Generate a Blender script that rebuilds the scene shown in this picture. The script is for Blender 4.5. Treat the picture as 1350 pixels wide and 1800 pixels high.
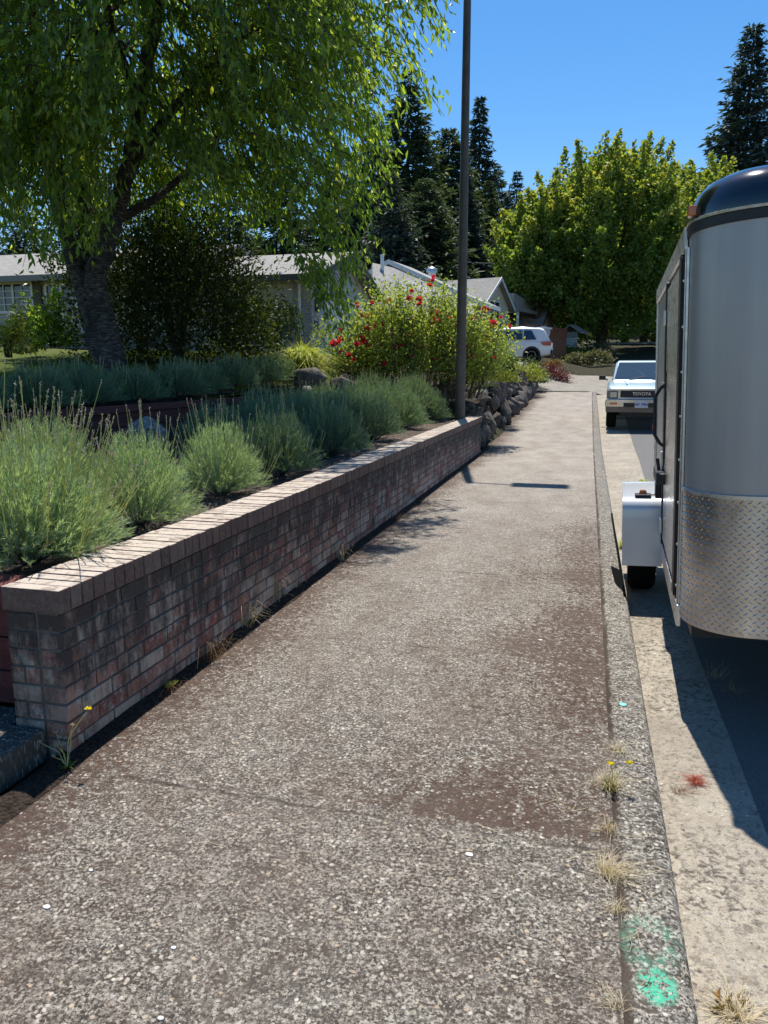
import bpy, bmesh, math, random
import numpy as np
from mathutils import Vector, Matrix
R = math.radians
random.seed(7); RG = np.random.default_rng(11)
scene = bpy.context.scene
for o in list(bpy.data.objects): bpy.data.objects.remove(o)
COL = scene.collection

# ------------------------------------------------------------------ camera
F = 1330.0; H = 1.55
PIT = math.atan(245/F); YAW = math.atan(360*math.cos(PIT)/F)
cam_d = bpy.data.cameras.new('camera'); cam = bpy.data.objects.new('camera', cam_d); COL.objects.link(cam)
cam.location = (0, 0, H); cam.rotation_euler = (math.pi/2-PIT, 0, YAW)
cam_d.sensor_fit = 'VERTICAL'; cam_d.sensor_height = 36; cam_d.lens = 36*F/1800
cam_d.clip_start = 0.05; cam_d.clip_end = 2000
scene.camera = cam
scene.render.resolution_x = 768; scene.render.resolution_y = 1024
FW = np.array([-math.sin(YAW)*math.cos(PIT), math.cos(YAW)*math.cos(PIT), -math.sin(PIT)])
RT = np.array([math.cos(YAW), math.sin(YAW), 0]); UP = np.cross(RT, FW); CP = np.array([0, 0, H])
def ray(u, v): return FW*F + RT*(u-675) + UP*(900-v)
def atd(u, v, D): return CP + ray(u, v)*(D/F)
def atz(u, v, z=0): d = ray(u, v); return CP + d*((z-H)/d[2])
def atx(u, v, x): d = ray(u, v); return CP + d*(x/d[0])
def aty(u, v, y): d = ray(u, v); return CP + d*(y/d[1])

# ------------------------------------------------------------------ light
SUN = Vector((-0.78, 3.85, 9.15)).normalized()
world = bpy.data.worlds.new('World'); scene.world = world; world.use_nodes = True
nt = world.node_tree; bg = nt.nodes['Background']
sky = nt.nodes.new('ShaderNodeTexSky'); sky.sky_type = 'NISHITA'; sky.sun_disc = False
sky.sun_elevation = math.asin(SUN.z); sky.sun_rotation = math.atan2(SUN.x, SUN.y)
sky.altitude = 100; sky.air_density = 1.0; sky.dust_density = 0.3; sky.ozone_density = 2.0
hs = nt.nodes.new('ShaderNodeHueSaturation'); hs.inputs['Saturation'].default_value = 1.36
nt.links.new(sky.outputs[0], hs.inputs['Color']); nt.links.new(hs.outputs[0], bg.inputs[0]); bg.inputs[1].default_value = 0.105
sl = bpy.data.lights.new('sun', 'SUN'); sl.energy = 4.8; sl.angle = R(0.5); sl.color = (1, 0.95, 0.87)
so = bpy.data.objects.new('sun', sl); COL.objects.link(so); so.rotation_euler = SUN.to_track_quat('Z', 'Y').to_euler(); so.location = (0, 0, 40)
scene.view_settings.view_transform = 'Standard'; scene.view_settings.look = 'None'
scene.view_settings.exposure = 0.58; scene.view_settings.gamma = 1
scene.cycles.max_bounces = 8; scene.cycles.transparent_max_bounces = 8

# ------------------------------------------------------------------ object helpers
def link(o, parent=None):
    COL.objects.link(o)
    if parent is not None: o.parent = parent
    return o
def tag(o, label=None, cat=None, group=None, kind=None):
    if label: o['label'] = label
    if cat: o['category'] = cat
    if group: o['group'] = group
    if kind: o['kind'] = kind
    return o
def empty(name, loc=(0, 0, 0), rot=(0, 0, 0), label=None, cat=None, group=None):
    o = bpy.data.objects.new(name, None); o.empty_display_size = .2
    o.location = loc; o.rotation_euler = rot; link(o); return tag(o, label, cat, group)
def copy_tree(o, parent=None):
    c = o.copy(); COL.objects.link(c)
    if parent is not None: c.parent = parent
    for ch in [x for x in o.children]: copy_tree(ch, c)
    return c
class MB:
    def __init__(s): s.v = []; s.f = []; s.m = []
    def add(s, vs, fs, mi=0):
        b = len(s.v); s.v += [tuple(map(float, p)) for p in vs]; s.f += [[i+b for i in f] for f in fs]; s.m += [mi]*len(fs); return s
    def box(s, lo, hi, mi=0, M=None):
        x0, y0, z0 = lo; x1, y1, z1 = hi
        vs = [(x0,y0,z0),(x1,y0,z0),(x1,y1,z0),(x0,y1,z0),(x0,y0,z1),(x1,y0,z1),(x1,y1,z1),(x0,y1,z1)]
        if M is not None: vs = [tuple(M @ Vector(p)) for p in vs]
        return s.add(vs, [(0,3,2,1),(4,5,6,7),(0,1,5,4),(1,2,6,5),(2,3,7,6),(3,0,4,7)], mi)
    def quad(s, a, b, c, d, mi=0): return s.add([a, b, c, d], [(0,1,2,3)], mi)
    def tube(s, pts, rad, n=6, mi=0, cap=True):
        pts = [Vector(p) for p in pts]
        if not hasattr(rad, '__len__'): rad = [rad]*len(pts)
        vs = []; fs = []
        for i, p in enumerate(pts):
            t = (pts[min(i+1, len(pts)-1)]-pts[max(i-1, 0)])
            t = t.normalized() if t.length > 1e-9 else Vector((0,0,1))
            if i == 0: a = t.cross(Vector((0,0,1)) if abs(t.z) < .95 else Vector((1,0,0))).normalized()
            else: a = (a-t*a.dot(t)).normalized()
            b = t.cross(a)
            for k in range(n):
                w = 2*math.pi*k/n; vs.append(p+(a*math.cos(w)+b*math.sin(w))*rad[i])
        for i in range(len(pts)-1):
            for k in range(n):
                k2 = (k+1) % n; fs.append((i*n+k, i*n+k2, (i+1)*n+k2, (i+1)*n+k))
        if cap: fs.append(tuple(range(n))[::-1]); fs.append(tuple((len(pts)-1)*n+k for k in range(n)))
        return s.add(vs, fs, mi)
    def loft(s, rings, mi=0, close=True, caps=True):
        n = len(rings[0]); vs = [p for r in rings for p in r]; fs = []
        for i in range(len(rings)-1):
            for k in range(n if close else n-1):
                k2 = (k+1) % n; fs.append((i*n+k, i*n+k2, (i+1)*n+k2, (i+1)*n+k))
        if caps: fs.append(tuple(range(n))[::-1]); fs.append(tuple((len(rings)-1)*n+k for k in range(n)))
        return s.add(vs, fs, mi)
    def prism(s, outline, a, b, axis='z', mi=0):
        def P(q, h): return {'z': (q[0], q[1], h), 'y': (q[0], h, q[1]), 'x': (h, q[0], q[1])}[axis]
        return s.loft([[P(q, a) for q in outline], [P(q, b) for q in outline]], mi)
    def build(s, name, mats, parent=None, smooth=False, bevel=0, loc=None):
        me = bpy.data.meshes.new(name); me.from_pydata(s.v, [], s.f)
        if not isinstance(mats, (list, tuple)): mats = [mats]
        for m in mats: me.materials.append(m)
        if len(mats) > 1: me.polygons.foreach_set('material_index', s.m)
        bm = bmesh.new(); bm.from_mesh(me); bmesh.ops.recalc_face_normals(bm, faces=bm.faces)
        if bevel: bmesh.ops.bevel(bm, geom=list(bm.edges), offset=bevel, segments=2, affect='EDGES', profile=.5, clamp_overlap=True)
        bm.to_mesh(me); bm.free()
        if smooth:
            me.polygons.foreach_set('use_smooth', [True]*len(me.polygons))
            me.set_sharp_from_angle(angle=R(smooth if smooth is not True else 40))
        o = bpy.data.objects.new(name, me); link(o, parent)
        if loc is not None: o.location = loc
        return o
def fastmesh(name, V, T, mat, parent=None, smooth=False):
    me = bpy.data.meshes.new(name); V = np.asarray(V, np.float32); T = np.asarray(T, np.int32)
    me.vertices.add(len(V)); me.vertices.foreach_set('co', V.ravel())
    me.loops.add(T.size); me.loops.foreach_set('vertex_index', T.ravel())
    k = T.shape[1]; me.polygons.add(len(T)); me.polygons.foreach_set('loop_start', np.arange(0, T.size, k, dtype=np.int32))
    me.polygons.foreach_set('loop_total', np.full(len(T), k, np.int32))
    me.update(calc_edges=True); me.validate(); me.materials.append(mat)
    if smooth: me.polygons.foreach_set('use_smooth', [True]*len(me.polygons))
    return link(bpy.data.objects.new(name, me), parent)
def nrm(a): return a/np.maximum(np.linalg.norm(a, axis=-1, keepdims=True), 1e-9)
def rdir(n): return nrm(RG.normal(size=(n, 3)))
def leaf_arr(P, D, L, W, fold=.25, N=None, wide=.42):
    n = len(P); D = nrm(D); N = rdir(n) if N is None else nrm(N)
    S = nrm(np.cross(D, N)); N = np.cross(S, D); L = np.broadcast_to(L, n)[:, None]; W = np.broadcast_to(W, n)[:, None]
    m = P+D*L*wide
    V = np.stack([P, m+S*W*.5+N*W*fold, P+D*L-N*L*.06, m-S*W*.5+N*W*fold], 1).reshape(-1, 3)
    i = np.arange(n)[:, None]*4
    return V, np.concatenate([i+np.array([[0,1,2]]), i+np.array([[0,2,3]])], 1).reshape(-1, 3)
def leaves(name, P, D, L, W, mat, parent=None, **k):
    V, T = leaf_arr(P, D, L, W, **k); return fastmesh(name, V, T, mat, parent)
def merge(parts):
    Vs = []; Ts = []; b = 0
    for V, T in parts: Vs.append(V); Ts.append(T+b); b += len(V)
    return np.concatenate(Vs), np.concatenate(Ts)

# ------------------------------------------------------------------ materials
class NG:
    def __init__(s, name):
        s.mat = bpy.data.materials.new(name); s.mat.use_nodes = True; s.t = s.mat.node_tree
        s.b = s.t.nodes['Principled BSDF']; s.out = s.t.nodes['Material Output']
        s.co = s.n('ShaderNodeTexCoord').outputs['Object']
    def n(s, typ, **kw):
        x = s.t.nodes.new(typ)
        for k, v in kw.items(): setattr(x, k, v)
        return x
    def L(s, a, b): s.t.links.new(a, b)
    def setin(s, x, i, v):
        if hasattr(v, 'is_output'): s.L(v, x.inputs[i])
        else:
            if isinstance(v, tuple) and len(v) == 3 and x.inputs[i].type == 'RGBA': v = v+(1,)
            x.inputs[i].default_value = v
    def map(s, scale=(1,1,1), loc=(0,0,0), rot=(0,0,0), co=None):
        m = s.n('ShaderNodeMapping'); s.L(co or s.co, m.inputs[0]); m.inputs['Scale'].default_value = scale
        m.inputs['Location'].default_value = loc; m.inputs['Rotation'].default_value = rot; return m.outputs[0]
    def noise(s, sc, det=4, rough=.55, co=None, dist=0):
        x = s.n('ShaderNodeTexNoise'); s.L(co or s.co, x.inputs['Vector']); x.inputs['Scale'].default_value = sc
        x.inputs['Detail'].default_value = det; x.inputs['Roughness'].default_value = rough; x.inputs['Distortion'].default_value = dist
        return x.outputs['Fac']
    def voro(s, sc, out='Distance', co=None, feat='F1', rnd=1):
        x = s.n('ShaderNodeTexVoronoi', feature=feat); s.L(co or s.co, x.inputs['Vector']); x.inputs['Scale'].default_value = sc
        x.inputs['Randomness'].default_value = rnd; return x.outputs[out]
    def ramp(s, fac, stops, interp='LINEAR'):
        r = s.n('ShaderNodeValToRGB'); s.L(fac, r.inputs[0]); e = r.color_ramp.elements; r.color_ramp.interpolation = interp
        while len(e) < len(stops): e.new(.5)
        for x, (p, c) in zip(e, stops):
            x.position = p; x.color = (c, c, c, 1) if not hasattr(c, '__len__') else tuple(c)+(1,)
        return r.outputs[0]
    def mix(s, fac, a, b, mode='MIX'):
        m = s.n('ShaderNodeMix', data_type='RGBA', blend_type=mode); s.setin(m, 0, fac); s.setin(m, 6, a); s.setin(m, 7, b); return m.outputs[2]
    def math(s, op, a, b=0.0, c=None):
        m = s.n('ShaderNodeMath', operation=op); s.setin(m, 0, a); s.setin(m, 1, b)
        if c is not None: s.setin(m, 2, c)
        return m.outputs[0]
    def sep(s, co=None): x = s.n('ShaderNodeSeparateXYZ'); s.L(co or s.co, x.inputs[0]); return x.outputs
    def rnd(s): return s.n('ShaderNodeNewGeometry').outputs['Random Per Island']
    def bump(s, h, st=.4, d=.01):
        b = s.n('ShaderNodeBump'); b.inputs['Strength'].default_value = st; b.inputs['Distance'].default_value = d
        s.L(h, b.inputs['Height']); s.L(b.outputs[0], s.b.inputs['Normal']); return b
    def fin(s, col=None, rough=.8, metal=0, spec=.3):
        if col is not None: s.setin(s.b, 'Base Color', col)
        s.setin(s.b, 'Roughness', rough); s.setin(s.b, 'Metallic', metal); s.b.inputs['Specular IOR Level'].default_value = spec; return s.mat
def plain(name, c, rough=.6, metal=0, spec=.4, var=.12, sc=6):
    g = NG(name); n = g.noise(sc, 5)
    g.fin(g.mix(g.ramp(n, [(.3, 0), (.75, 1)]), tuple(x*(1-var) for x in c), tuple(min(1, x*(1+var)) for x in c)), rough, metal, spec)
    g.bump(g.noise(60, 3), .08, .003); return g.mat
def leafmat(name, c1, c2, trans=.45, c3=None, rough=.5, tcol=1.6, spec=.3):
    g = NG(name); r = g.rnd()
    col = g.ramp(r, [(0, c1), (.75, c2), (1, c3 or c2)])
    d = g.b; g.setin(d, 'Base Color', col); d.inputs['Roughness'].default_value = rough; d.inputs['Specular IOR Level'].default_value = spec
    t = g.n('ShaderNodeBsdfTranslucent'); tc = g.mix(1.0, col, (tcol, tcol*.95, tcol*.35), 'MULTIPLY'); g.L(tc, t.inputs[0])
    m = g.n('ShaderNodeMixShader'); m.inputs[0].default_value = trans; g.L(d.outputs[0], m.inputs[1]); g.L(t.outputs[0], m.inputs[2])
    g.L(m.outputs[0], g.out.inputs[0]); return g.mat

# --- concrete with exposed aggregate
def aggregate(name, dark, light, moss=True, kind='walk'):
    g = NG(name); X, Y, Z = g.sep()
    flat = g.map((1, 1, .2))
    wob = g.n('ShaderNodeTexNoise'); g.L(flat, wob.inputs['Vector']); wob.inputs['Scale'].default_value = 45
    vm = g.n('ShaderNodeVectorMath', operation='MULTIPLY_ADD'); g.L(wob.outputs['Color'], vm.inputs[0]); vm.inputs[1].default_value = (.012, .012, .0); g.L(flat, vm.inputs[2]); flat = vm.outputs[0]
    d1 = g.voro(56, 'Distance', flat); c1 = g.sep(g.voro(56, 'Color', flat))
    d2 = g.voro(120, 'Distance', flat); c2 = g.sep(g.voro(120, 'Color', flat))
    fine = g.noise(320, 3, .7); mid = g.noise(26, 5, .65); big = g.noise(1.6, 5, .6)
    base = g.mix(g.ramp(fine, [(.35, 0), (.7, 1)]), dark, light)
    peb = g.ramp(c1[0], [(0, (.17,.155,.13)), (.3, (.33,.30,.26)), (.55, (.12,.11,.10)), (.8, (.46,.42,.36)), (.93, (.33,.25,.17)), (1, (.75,.72,.64))])
    m1 = g.math('MULTIPLY', g.ramp(d1, [(.28, 1), (.42, 0)]), g.ramp(c1[1], [(.56, 0), (.6, 1)]))
    peb2 = g.ramp(c2[0], [(0, (.16,.15,.13)), (.5, (.34,.32,.28)), (1, (.50,.47,.42))])
    m2 = g.math('MULTIPLY', g.ramp(d2, [(.3, 1), (.5, 0)]), g.ramp(c2[1], [(.45, 0), (.55, 1)]))
    col = g.mix(m2, base, peb2); col = g.mix(m1, col, peb)
    big_p = g.math('MULTIPLY', g.ramp(d1, [(.30, 1), (.40, 0)]), g.ramp(c1[2], [(.86, 0), (.88, 1)]))
    if kind in ('walk', 'curb'):
        crust = g.ramp(g.noise(82, 4, .7, dist=.8), [(.46, 0), (.51, .35), (.57, 1)])
        col = g.mix(g.math('MULTIPLY', crust, .68), col, (.60, .545, .445))
        pits = g.ramp(g.math('ADD', g.math('MULTIPLY', g.noise(88, 4, .72, g.map((1, 1, .2), (3.1, 1.7, 0))), .72), g.math('MULTIPLY', g.noise(14, 5, .7, g.map((1, 1, .2), (1.3, 7.7, 0))), .28)), [(.455, .97), (.52, 0)])
        if kind == 'walk':
            clean = g.ramp(g.math('MULTIPLY', g.math('ADD', Y, g.math('MULTIPLY', g.noise(.8, 3), 3.0)), .05), [(.2, 0), (.75, 1)])
            pits = g.math('MULTIPLY', pits, g.math('SUBTRACT', 1.0, g.math('MULTIPLY', clean, .75)))
        col = g.mix(pits, col, (.024, .018, .014))
        if kind == 'walk': col = g.mix(g.math('MULTIPLY', clean, .42), col, (.42, .375, .32))
        col = g.mix(big_p, col, g.ramp(c1[0], [(0, (.55,.50,.42)), (.4, (.33,.31,.28)), (.7, (.62,.58,.50)), (1, (.50,.38,.25))]))
    # grime clumps of dark lichen
    lich = g.ramp(g.noise(34, 6, .7, dist=.6), [(.47, 0), (.60, 1)])
    lich = g.math('MULTIPLY', lich, g.ramp(g.noise(2.2, 4, .6), [(.33, .10), (.62, .9)]))
    if kind == 'walk': lich = g.math('MULTIPLY', lich, g.math('SUBTRACT', 1.0, g.math('MULTIPLY', clean, .7)))
    col = g.mix(lich, col, (.055, .047, .040))
    if kind == 'walk':
        # brown moss where water sits: beside the curb joint and along the wall
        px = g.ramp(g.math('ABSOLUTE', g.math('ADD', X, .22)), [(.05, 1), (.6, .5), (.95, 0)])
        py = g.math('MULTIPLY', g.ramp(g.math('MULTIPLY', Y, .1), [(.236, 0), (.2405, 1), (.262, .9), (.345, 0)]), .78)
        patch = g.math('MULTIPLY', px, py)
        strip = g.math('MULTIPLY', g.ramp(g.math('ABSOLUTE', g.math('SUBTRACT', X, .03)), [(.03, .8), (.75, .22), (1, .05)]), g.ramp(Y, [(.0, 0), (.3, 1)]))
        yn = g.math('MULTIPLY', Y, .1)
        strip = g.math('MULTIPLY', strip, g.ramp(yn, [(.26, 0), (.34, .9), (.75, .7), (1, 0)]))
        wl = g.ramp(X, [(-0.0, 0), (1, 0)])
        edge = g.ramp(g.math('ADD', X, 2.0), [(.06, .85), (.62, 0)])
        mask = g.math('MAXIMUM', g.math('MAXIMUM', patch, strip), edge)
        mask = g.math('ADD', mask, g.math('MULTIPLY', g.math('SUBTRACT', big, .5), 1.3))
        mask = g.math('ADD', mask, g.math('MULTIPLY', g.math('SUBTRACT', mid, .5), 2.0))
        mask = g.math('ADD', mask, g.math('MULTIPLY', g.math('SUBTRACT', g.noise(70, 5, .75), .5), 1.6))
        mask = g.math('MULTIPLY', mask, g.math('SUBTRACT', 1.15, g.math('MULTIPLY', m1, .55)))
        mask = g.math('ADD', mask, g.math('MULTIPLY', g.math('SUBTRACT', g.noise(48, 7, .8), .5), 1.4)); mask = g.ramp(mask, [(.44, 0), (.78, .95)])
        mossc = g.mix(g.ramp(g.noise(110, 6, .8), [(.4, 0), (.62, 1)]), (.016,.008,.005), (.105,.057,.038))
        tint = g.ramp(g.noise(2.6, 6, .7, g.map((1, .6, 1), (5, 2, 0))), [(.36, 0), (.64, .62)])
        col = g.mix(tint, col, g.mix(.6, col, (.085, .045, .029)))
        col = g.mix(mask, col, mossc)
        # slab joints across the walk
        jn = g.math('MULTIPLY', g.math('SUBTRACT', g.noise(9, 4), .5), .05)
        jy = g.math('ADD', g.math('ADD', Y, jn), -2.35+1.69*4)
        w = g.math('PINGPONG', jy, 1.69/2)
        # only every second fold of pingpong is a joint: use modulo instead
        w = g.math('ABSOLUTE', g.math('SUBTRACT', g.math('MODULO', g.math('ADD', jy, .845), 1.69), .845))
        joint = g.math('MULTIPLY', g.ramp(w, [(.004, 1), (.014, 0)]), g.ramp(g.noise(2.7, 3), [(.45, .05), (.62, .8)]))
        col = g.mix(joint, col, (.03, .022, .016))
        hgt = g.math('SUBTRACT', g.math('ADD', g.math('MULTIPLY', m1, .6), g.math('MULTIPLY', fine, .9)), g.math('MULTIPLY', joint, 2.0))
    elif kind == 'curb':
        w = g.ramp(g.math('ADD', g.voro(30, 'Distance', flat), g.math('MULTIPLY', g.math('SUBTRACT', g.noise(90, 4), .5), .35)), [(.24, 1), (.36, 0)])
        w = g.math('MULTIPLY', w, g.ramp(g.noise(3.5, 4), [(.36, 0), (.5, .92)]))
        col = g.mix(w, col, g.mix(g.noise(150, 3), (.022,.015,.012), (.09, .065, .052)))
        jn = g.math('MULTIPLY', g.math('SUBTRACT', g.noise(14, 4), .5), .05)
        ln = g.ramp(g.math('ABSOLUTE', g.math('ADD', g.math('SUBTRACT', X, .162), jn)), [(.010, 1), (.022, 0)])
        ln = g.math('MULTIPLY', ln, g.ramp(g.noise(1.8, 3), [(.36, .2), (.52, 1)]))
        col = g.mix(ln, col, (.035, .022, .014))
        # old survey paint: worn green rings
        for (cx, cy, r0, r1) in ((.243, 1.81, .038, .058), (.236, 1.965, .045, .101)):
            dd = g.math('SQRT', g.math('ADD', g.math('POWER', g.math('SUBTRACT', X, cx), 2.0), g.math('POWER', g.math('MULTIPLY', g.math('SUBTRACT', Y, cy), .8), 2.0)))
            ring = g.ramp(dd, [(r0, 1), (r1, 0)])
            if r1 > .09: ring = g.math('MULTIPLY', ring, g.ramp(dd, [(.03, 0), (.055, .6)]))
            ring = g.math('MULTIPLY', ring, g.ramp(g.math('ADD', g.math('MULTIPLY', g.noise(40, 4, .6), .6), g.math('MULTIPLY', g.noise(160, 4, .7), .4)), [(.47, 0), (.50, .85 if r1 < .09 else .5)]))
            col = g.mix(ring, col, (.05, .52, .32))
        hgt = g.math('ADD', g.math('MULTIPLY', m1, .6), g.math('MULTIPLY', fine, .9))
    else:
        col = g.mix(g.math('MULTIPLY', g.ramp(big, [(.4, 0), (.7, .5)]), 1.0), col, (.17, .14, .10))
        hgt = g.math('ADD', g.math('MULTIPLY', m1, .6), g.math('MULTIPLY', fine, .9))
    col = g.mix(g.ramp(big, [(.3, 0), (.75, .35)]), col, g.mix(.5, col, (.30, .27, .23)))
    g.fin(col, .9, 0, .2); g.bump(hgt, .75, .006); return g.mat
M = {}
M['walk'] = aggregate('exposed_aggregate_walk', (.040,.035,.029), (.30,.278,.24), kind='walk')
M['curb'] = aggregate('weathered_curb', (.10,.095,.085), (.33,.315,.28), kind='curb')
M['gutter'] = aggregate('pale_gutter_concrete', (.26,.225,.175), (.60,.53,.42), kind='gutter')
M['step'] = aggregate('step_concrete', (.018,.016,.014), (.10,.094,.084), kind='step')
M['drive'] = aggregate('driveway_concrete', (.22,.20,.165), (.40,.37,.31), kind='gutter')
g = NG('asphalt'); n1 = g.noise(150, 4, .7); n2 = g.noise(1.5, 5)
c = g.mix(g.ramp(n1, [(.35, 0), (.7, 1)]), (.075,.072,.07), (.20,.195,.185)); c = g.mix(g.ramp(n2, [(.35, 0), (.7, .5)]), c, (.12,.113,.105))
g.fin(c, .9); g.bump(n1, .6, .006); M['asphalt'] = g.mat
def soil(name, a, b):
    g = NG(name); n = g.noise(38, 6, .7); v = g.voro(60)
    c = g.mix(g.ramp(n, [(.35, 0), (.68, 1)]), a, b); c = g.mix(g.ramp(g.noise(2.5, 4), [(.4, 0), (.7, .4)]), c, tuple(x*.7 for x in a))
    g.fin(c, .95, 0, .1); g.bump(g.math('ADD', n, g.math('MULTIPLY', v, -.6)), 1, .03); return g.mat
M['soil'] = soil('garden_soil', (.045,.034,.027), (.27,.215,.17))
M['bark_soil'] = soil('bark_mulch', (.022,.017,.013), (.09,.066,.05))
g = NG('lawn'); n = g.noise(45, 6, .7); n2 = g.noise(.8, 5)
c = g.mix(g.ramp(n, [(.3, 0), (.7, 1)]), (.06,.095,.018), (.17,.21,.045)); c = g.mix(g.ramp(n2, [(.4, 0), (.7, .5)]), c, (.15,.14,.05))
g.fin(c, .95, 0, .1); g.bump(n, 1, .05); M['lawn'] = g.mat
g = NG('hill_ground'); n = g.noise(6, 7, .7)
g.fin(g.mix(g.ramp(n, [(.35, 0), (.7, 1)]), (.022,.024,.013), (.075,.066,.04)), .95, 0, .1); g.bump(n, 1, .1); M['hill'] = g.mat

def brickmat(name, cols, grime, top=False):
    g = NG(name); r = g.rnd(); X, Y, Z = g.sep()
    col = g.ramp(r, cols)
    n = g.noise(38, 7, .75); col = g.mix(g.ramp(n, [(.45, 0), (.56, .7)]), col, g.mix(.5, col, (.40,.34,.29)))
    white = g.ramp(g.noise(11, 8, .75, g.map((1,1,.8)), .4), [(.52, 0), (.565, .1 if top else .8)])
    col = g.mix(white, col, (.46,.41,.35))
    st = g.math('ADD', g.math('MULTIPLY', g.noise(10, 6, .75, g.map((1.6, 1.6, .42))), .6), g.math('MULTIPLY', g.noise(5, 6, .7, g.map((1,1,1), (4,4,4))), .4)); hi = g.ramp(Z, [(.15, .0), (.62, .16)])
    far = g.ramp(g.math('MULTIPLY', Y, .1), [(.24, -.21), (.50, .04), (1, .10)])
    gm = g.ramp(g.math('ADD', g.math('ADD', st, hi), far), [(.47, 0), (.63, grime)])
    col = g.mix(gm, col, g.mix(g.noise(60, 4), (.030,.026,.024), (.085,.074,.066)))
    sp = g.ramp(g.voro(70), [(.12, .85), (.2, 0)]); sp = g.math('MULTIPLY', sp, g.ramp(g.noise(6, 4), [(.5, 0), (.6, 1)]))
    col = g.mix(sp, col, (.035,.03,.027))
    if top:   # weathered upper faces carry a pale crust of old mortar and lichen
        nz = g.sep(g.n('ShaderNodeNewGeometry').outputs['Normal'])[2]
        cr = g.math('MULTIPLY', g.ramp(nz, [(.6, 0), (.9, 1)]), g.ramp(g.noise(16, 7, .7, dist=.5), [(.36, .12), (.52, .9)]))
        col = g.mix(cr, col, (.50, .435, .36))
    g.fin(col, .92, 0, .15); g.bump(g.math('ADD', n, g.noise(110, 4)), .7, .005); return g.mat
M['brick'] = brickmat('old_red_brick', [(0, (.26,.085,.058)), (.3, (.36,.15,.105)), (.55, (.40,.235,.175)), (.8, (.48,.365,.285)), (1, (.30,.095,.065))], .93)
M['cap'] = brickmat('cap_brick', [(0, (.21,.105,.075)), (.4, (.25,.14,.105)), (.7, (.31,.20,.155)), (1, (.20,.10,.075))], .45, True)
M['mortar'] = plain('mortar', (.12,.108,.095), .95, var=.3, sc=30)
def timber(name, a, b):
    g = NG(name); n = g.noise(8, 7, .7, g.map((1, .12, 2.2))); c = g.mix(g.ramp(n, [(.35, 0), (.7, 1)]), a, b)
    g.fin(c, .85, 0, .2); g.bump(n, .6, .01); return g.mat
M['timber'] = timber('red_stained_timber', (.085,.028,.026), (.17,.06,.055))
M['fencewood'] = timber('brown_fence', (.13,.05,.028), (.25,.105,.06))
g = NG('boulder_rock'); n = g.noise(5, 8, .7); n2 = g.noise(28, 5, .7)
c = g.mix(g.ramp(n, [(.35, 0), (.65, 1)]), (.05,.043,.038), (.175,.155,.138)); c = g.mix(g.ramp(n2, [(.57, 0), (.7, .7)]), c, (.27,.255,.235))
g.fin(c, .92, 0, .15); g.bump(g.math('ADD', n, g.math('MULTIPLY', n2, .4)), 1, .05); M['rock'] = g.mat
g = NG('pale_granite'); n = g.noise(26, 7, .75); c = g.mix(g.ramp(n, [(.4, 0), (.62, 1)]), (.10,.095,.085), (.42,.40,.36))
g.fin(c, .9, 0, .2); g.bump(n, .9, .03); M['granite'] = g.mat
def barkmat(name, a, b, pale, k):
    g = NG(name); n = g.noise(3.2, 7, .7, g.map((3, 3, 7))); n2 = g.noise(2, 5, .6)
    c = g.mix(g.ramp(n, [(.38, 0), (.62, 1)]), a, b); c = g.mix(g.ramp(g.noise(6, 5, .6, g.map((2, 2, 11))), [(.53, 0), (.6, k)]), c, pale)
    c = g.mix(g.ramp(n2, [(.5, 0), (.6, .8)]), c, (.03,.026,.023)); g.fin(c, .9, 0, .2); g.bump(n, 1, .03); return g.mat
M['birch'] = barkmat('silvery_peeling_bark', (.022,.018,.016), (.075,.067,.06), (.22,.205,.19), .6)
M['bark'] = barkmat('dark_bark', (.04,.032,.026), (.11,.09,.075), (.16,.14,.12), .3)
M['twig'] = plain('twig_bark', (.075,.06,.048), .9)
M['dry'] = leafmat('dry_grass', (.36,.29,.17), (.55,.46,.30), .25, tcol=1.1)
M['straw_dark'] = leafmat('withered_stem', (.12,.075,.045), (.27,.17,.10), .2, tcol=1.1)
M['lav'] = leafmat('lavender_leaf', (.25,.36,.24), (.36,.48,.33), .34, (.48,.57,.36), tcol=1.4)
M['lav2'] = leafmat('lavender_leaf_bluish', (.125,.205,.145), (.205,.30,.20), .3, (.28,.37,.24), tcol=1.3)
M['lavstem'] = leafmat('lavender_stalk', (.36,.40,.14), (.48,.50,.22), .3)
M['lavflower'] = leafmat('lavender_flower', (.34,.30,.36), (.48,.42,.48), .3, tcol=1.0)
M['cherry'] = leafmat('drooping_leaf', (.065,.12,.024), (.14,.215,.042), .58, (.27,.32,.07), .36, tcol=2.7, spec=.5)
M['jmaple'] = leafmat('fine_maple_leaf', (.018,.032,.009), (.036,.05,.013), .42, (.06,.075,.018), tcol=2.0)
M['fir'] = leafmat('fir_needles', (.036,.06,.036), (.066,.098,.06), .28, (.095,.13,.075), .6)
M['fir2'] = leafmat('blue_spruce_needles', (.035,.058,.050), (.065,.095,.085), .18, (.09,.12,.105), .6)
M['bigmaple'] = leafmat('maple_leaf', (.075,.135,.03), (.135,.205,.05), .44, (.19,.25,.065), .45, tcol=2.3)
M['newleaf'] = leafmat('maple_new_growth', (.20,.26,.05), (.30,.33,.07), .45, (.38,.36,.09), .5, tcol=1.7)
M['rose'] = leafmat('rose_leaf', (.17,.25,.055), (.28,.36,.09), .45, (.36,.36,.12), .45, tcol=1.6)
M['petal'] = leafmat('rose_petal', (.50,.014,.05), (.70,.04,.13), .35, (.75,.10,.26), .5, tcol=1.4)
M['grassy'] = leafmat('ornamental_grass_blade', (.24,.30,.05), (.40,.44,.09), .4, (.46,.45,.14), tcol=1.5)
M['lawnblade'] = leafmat('lawn_blade', (.10,.15,.025), (.20,.24,.05), .4, (.28,.27,.09))
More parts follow.
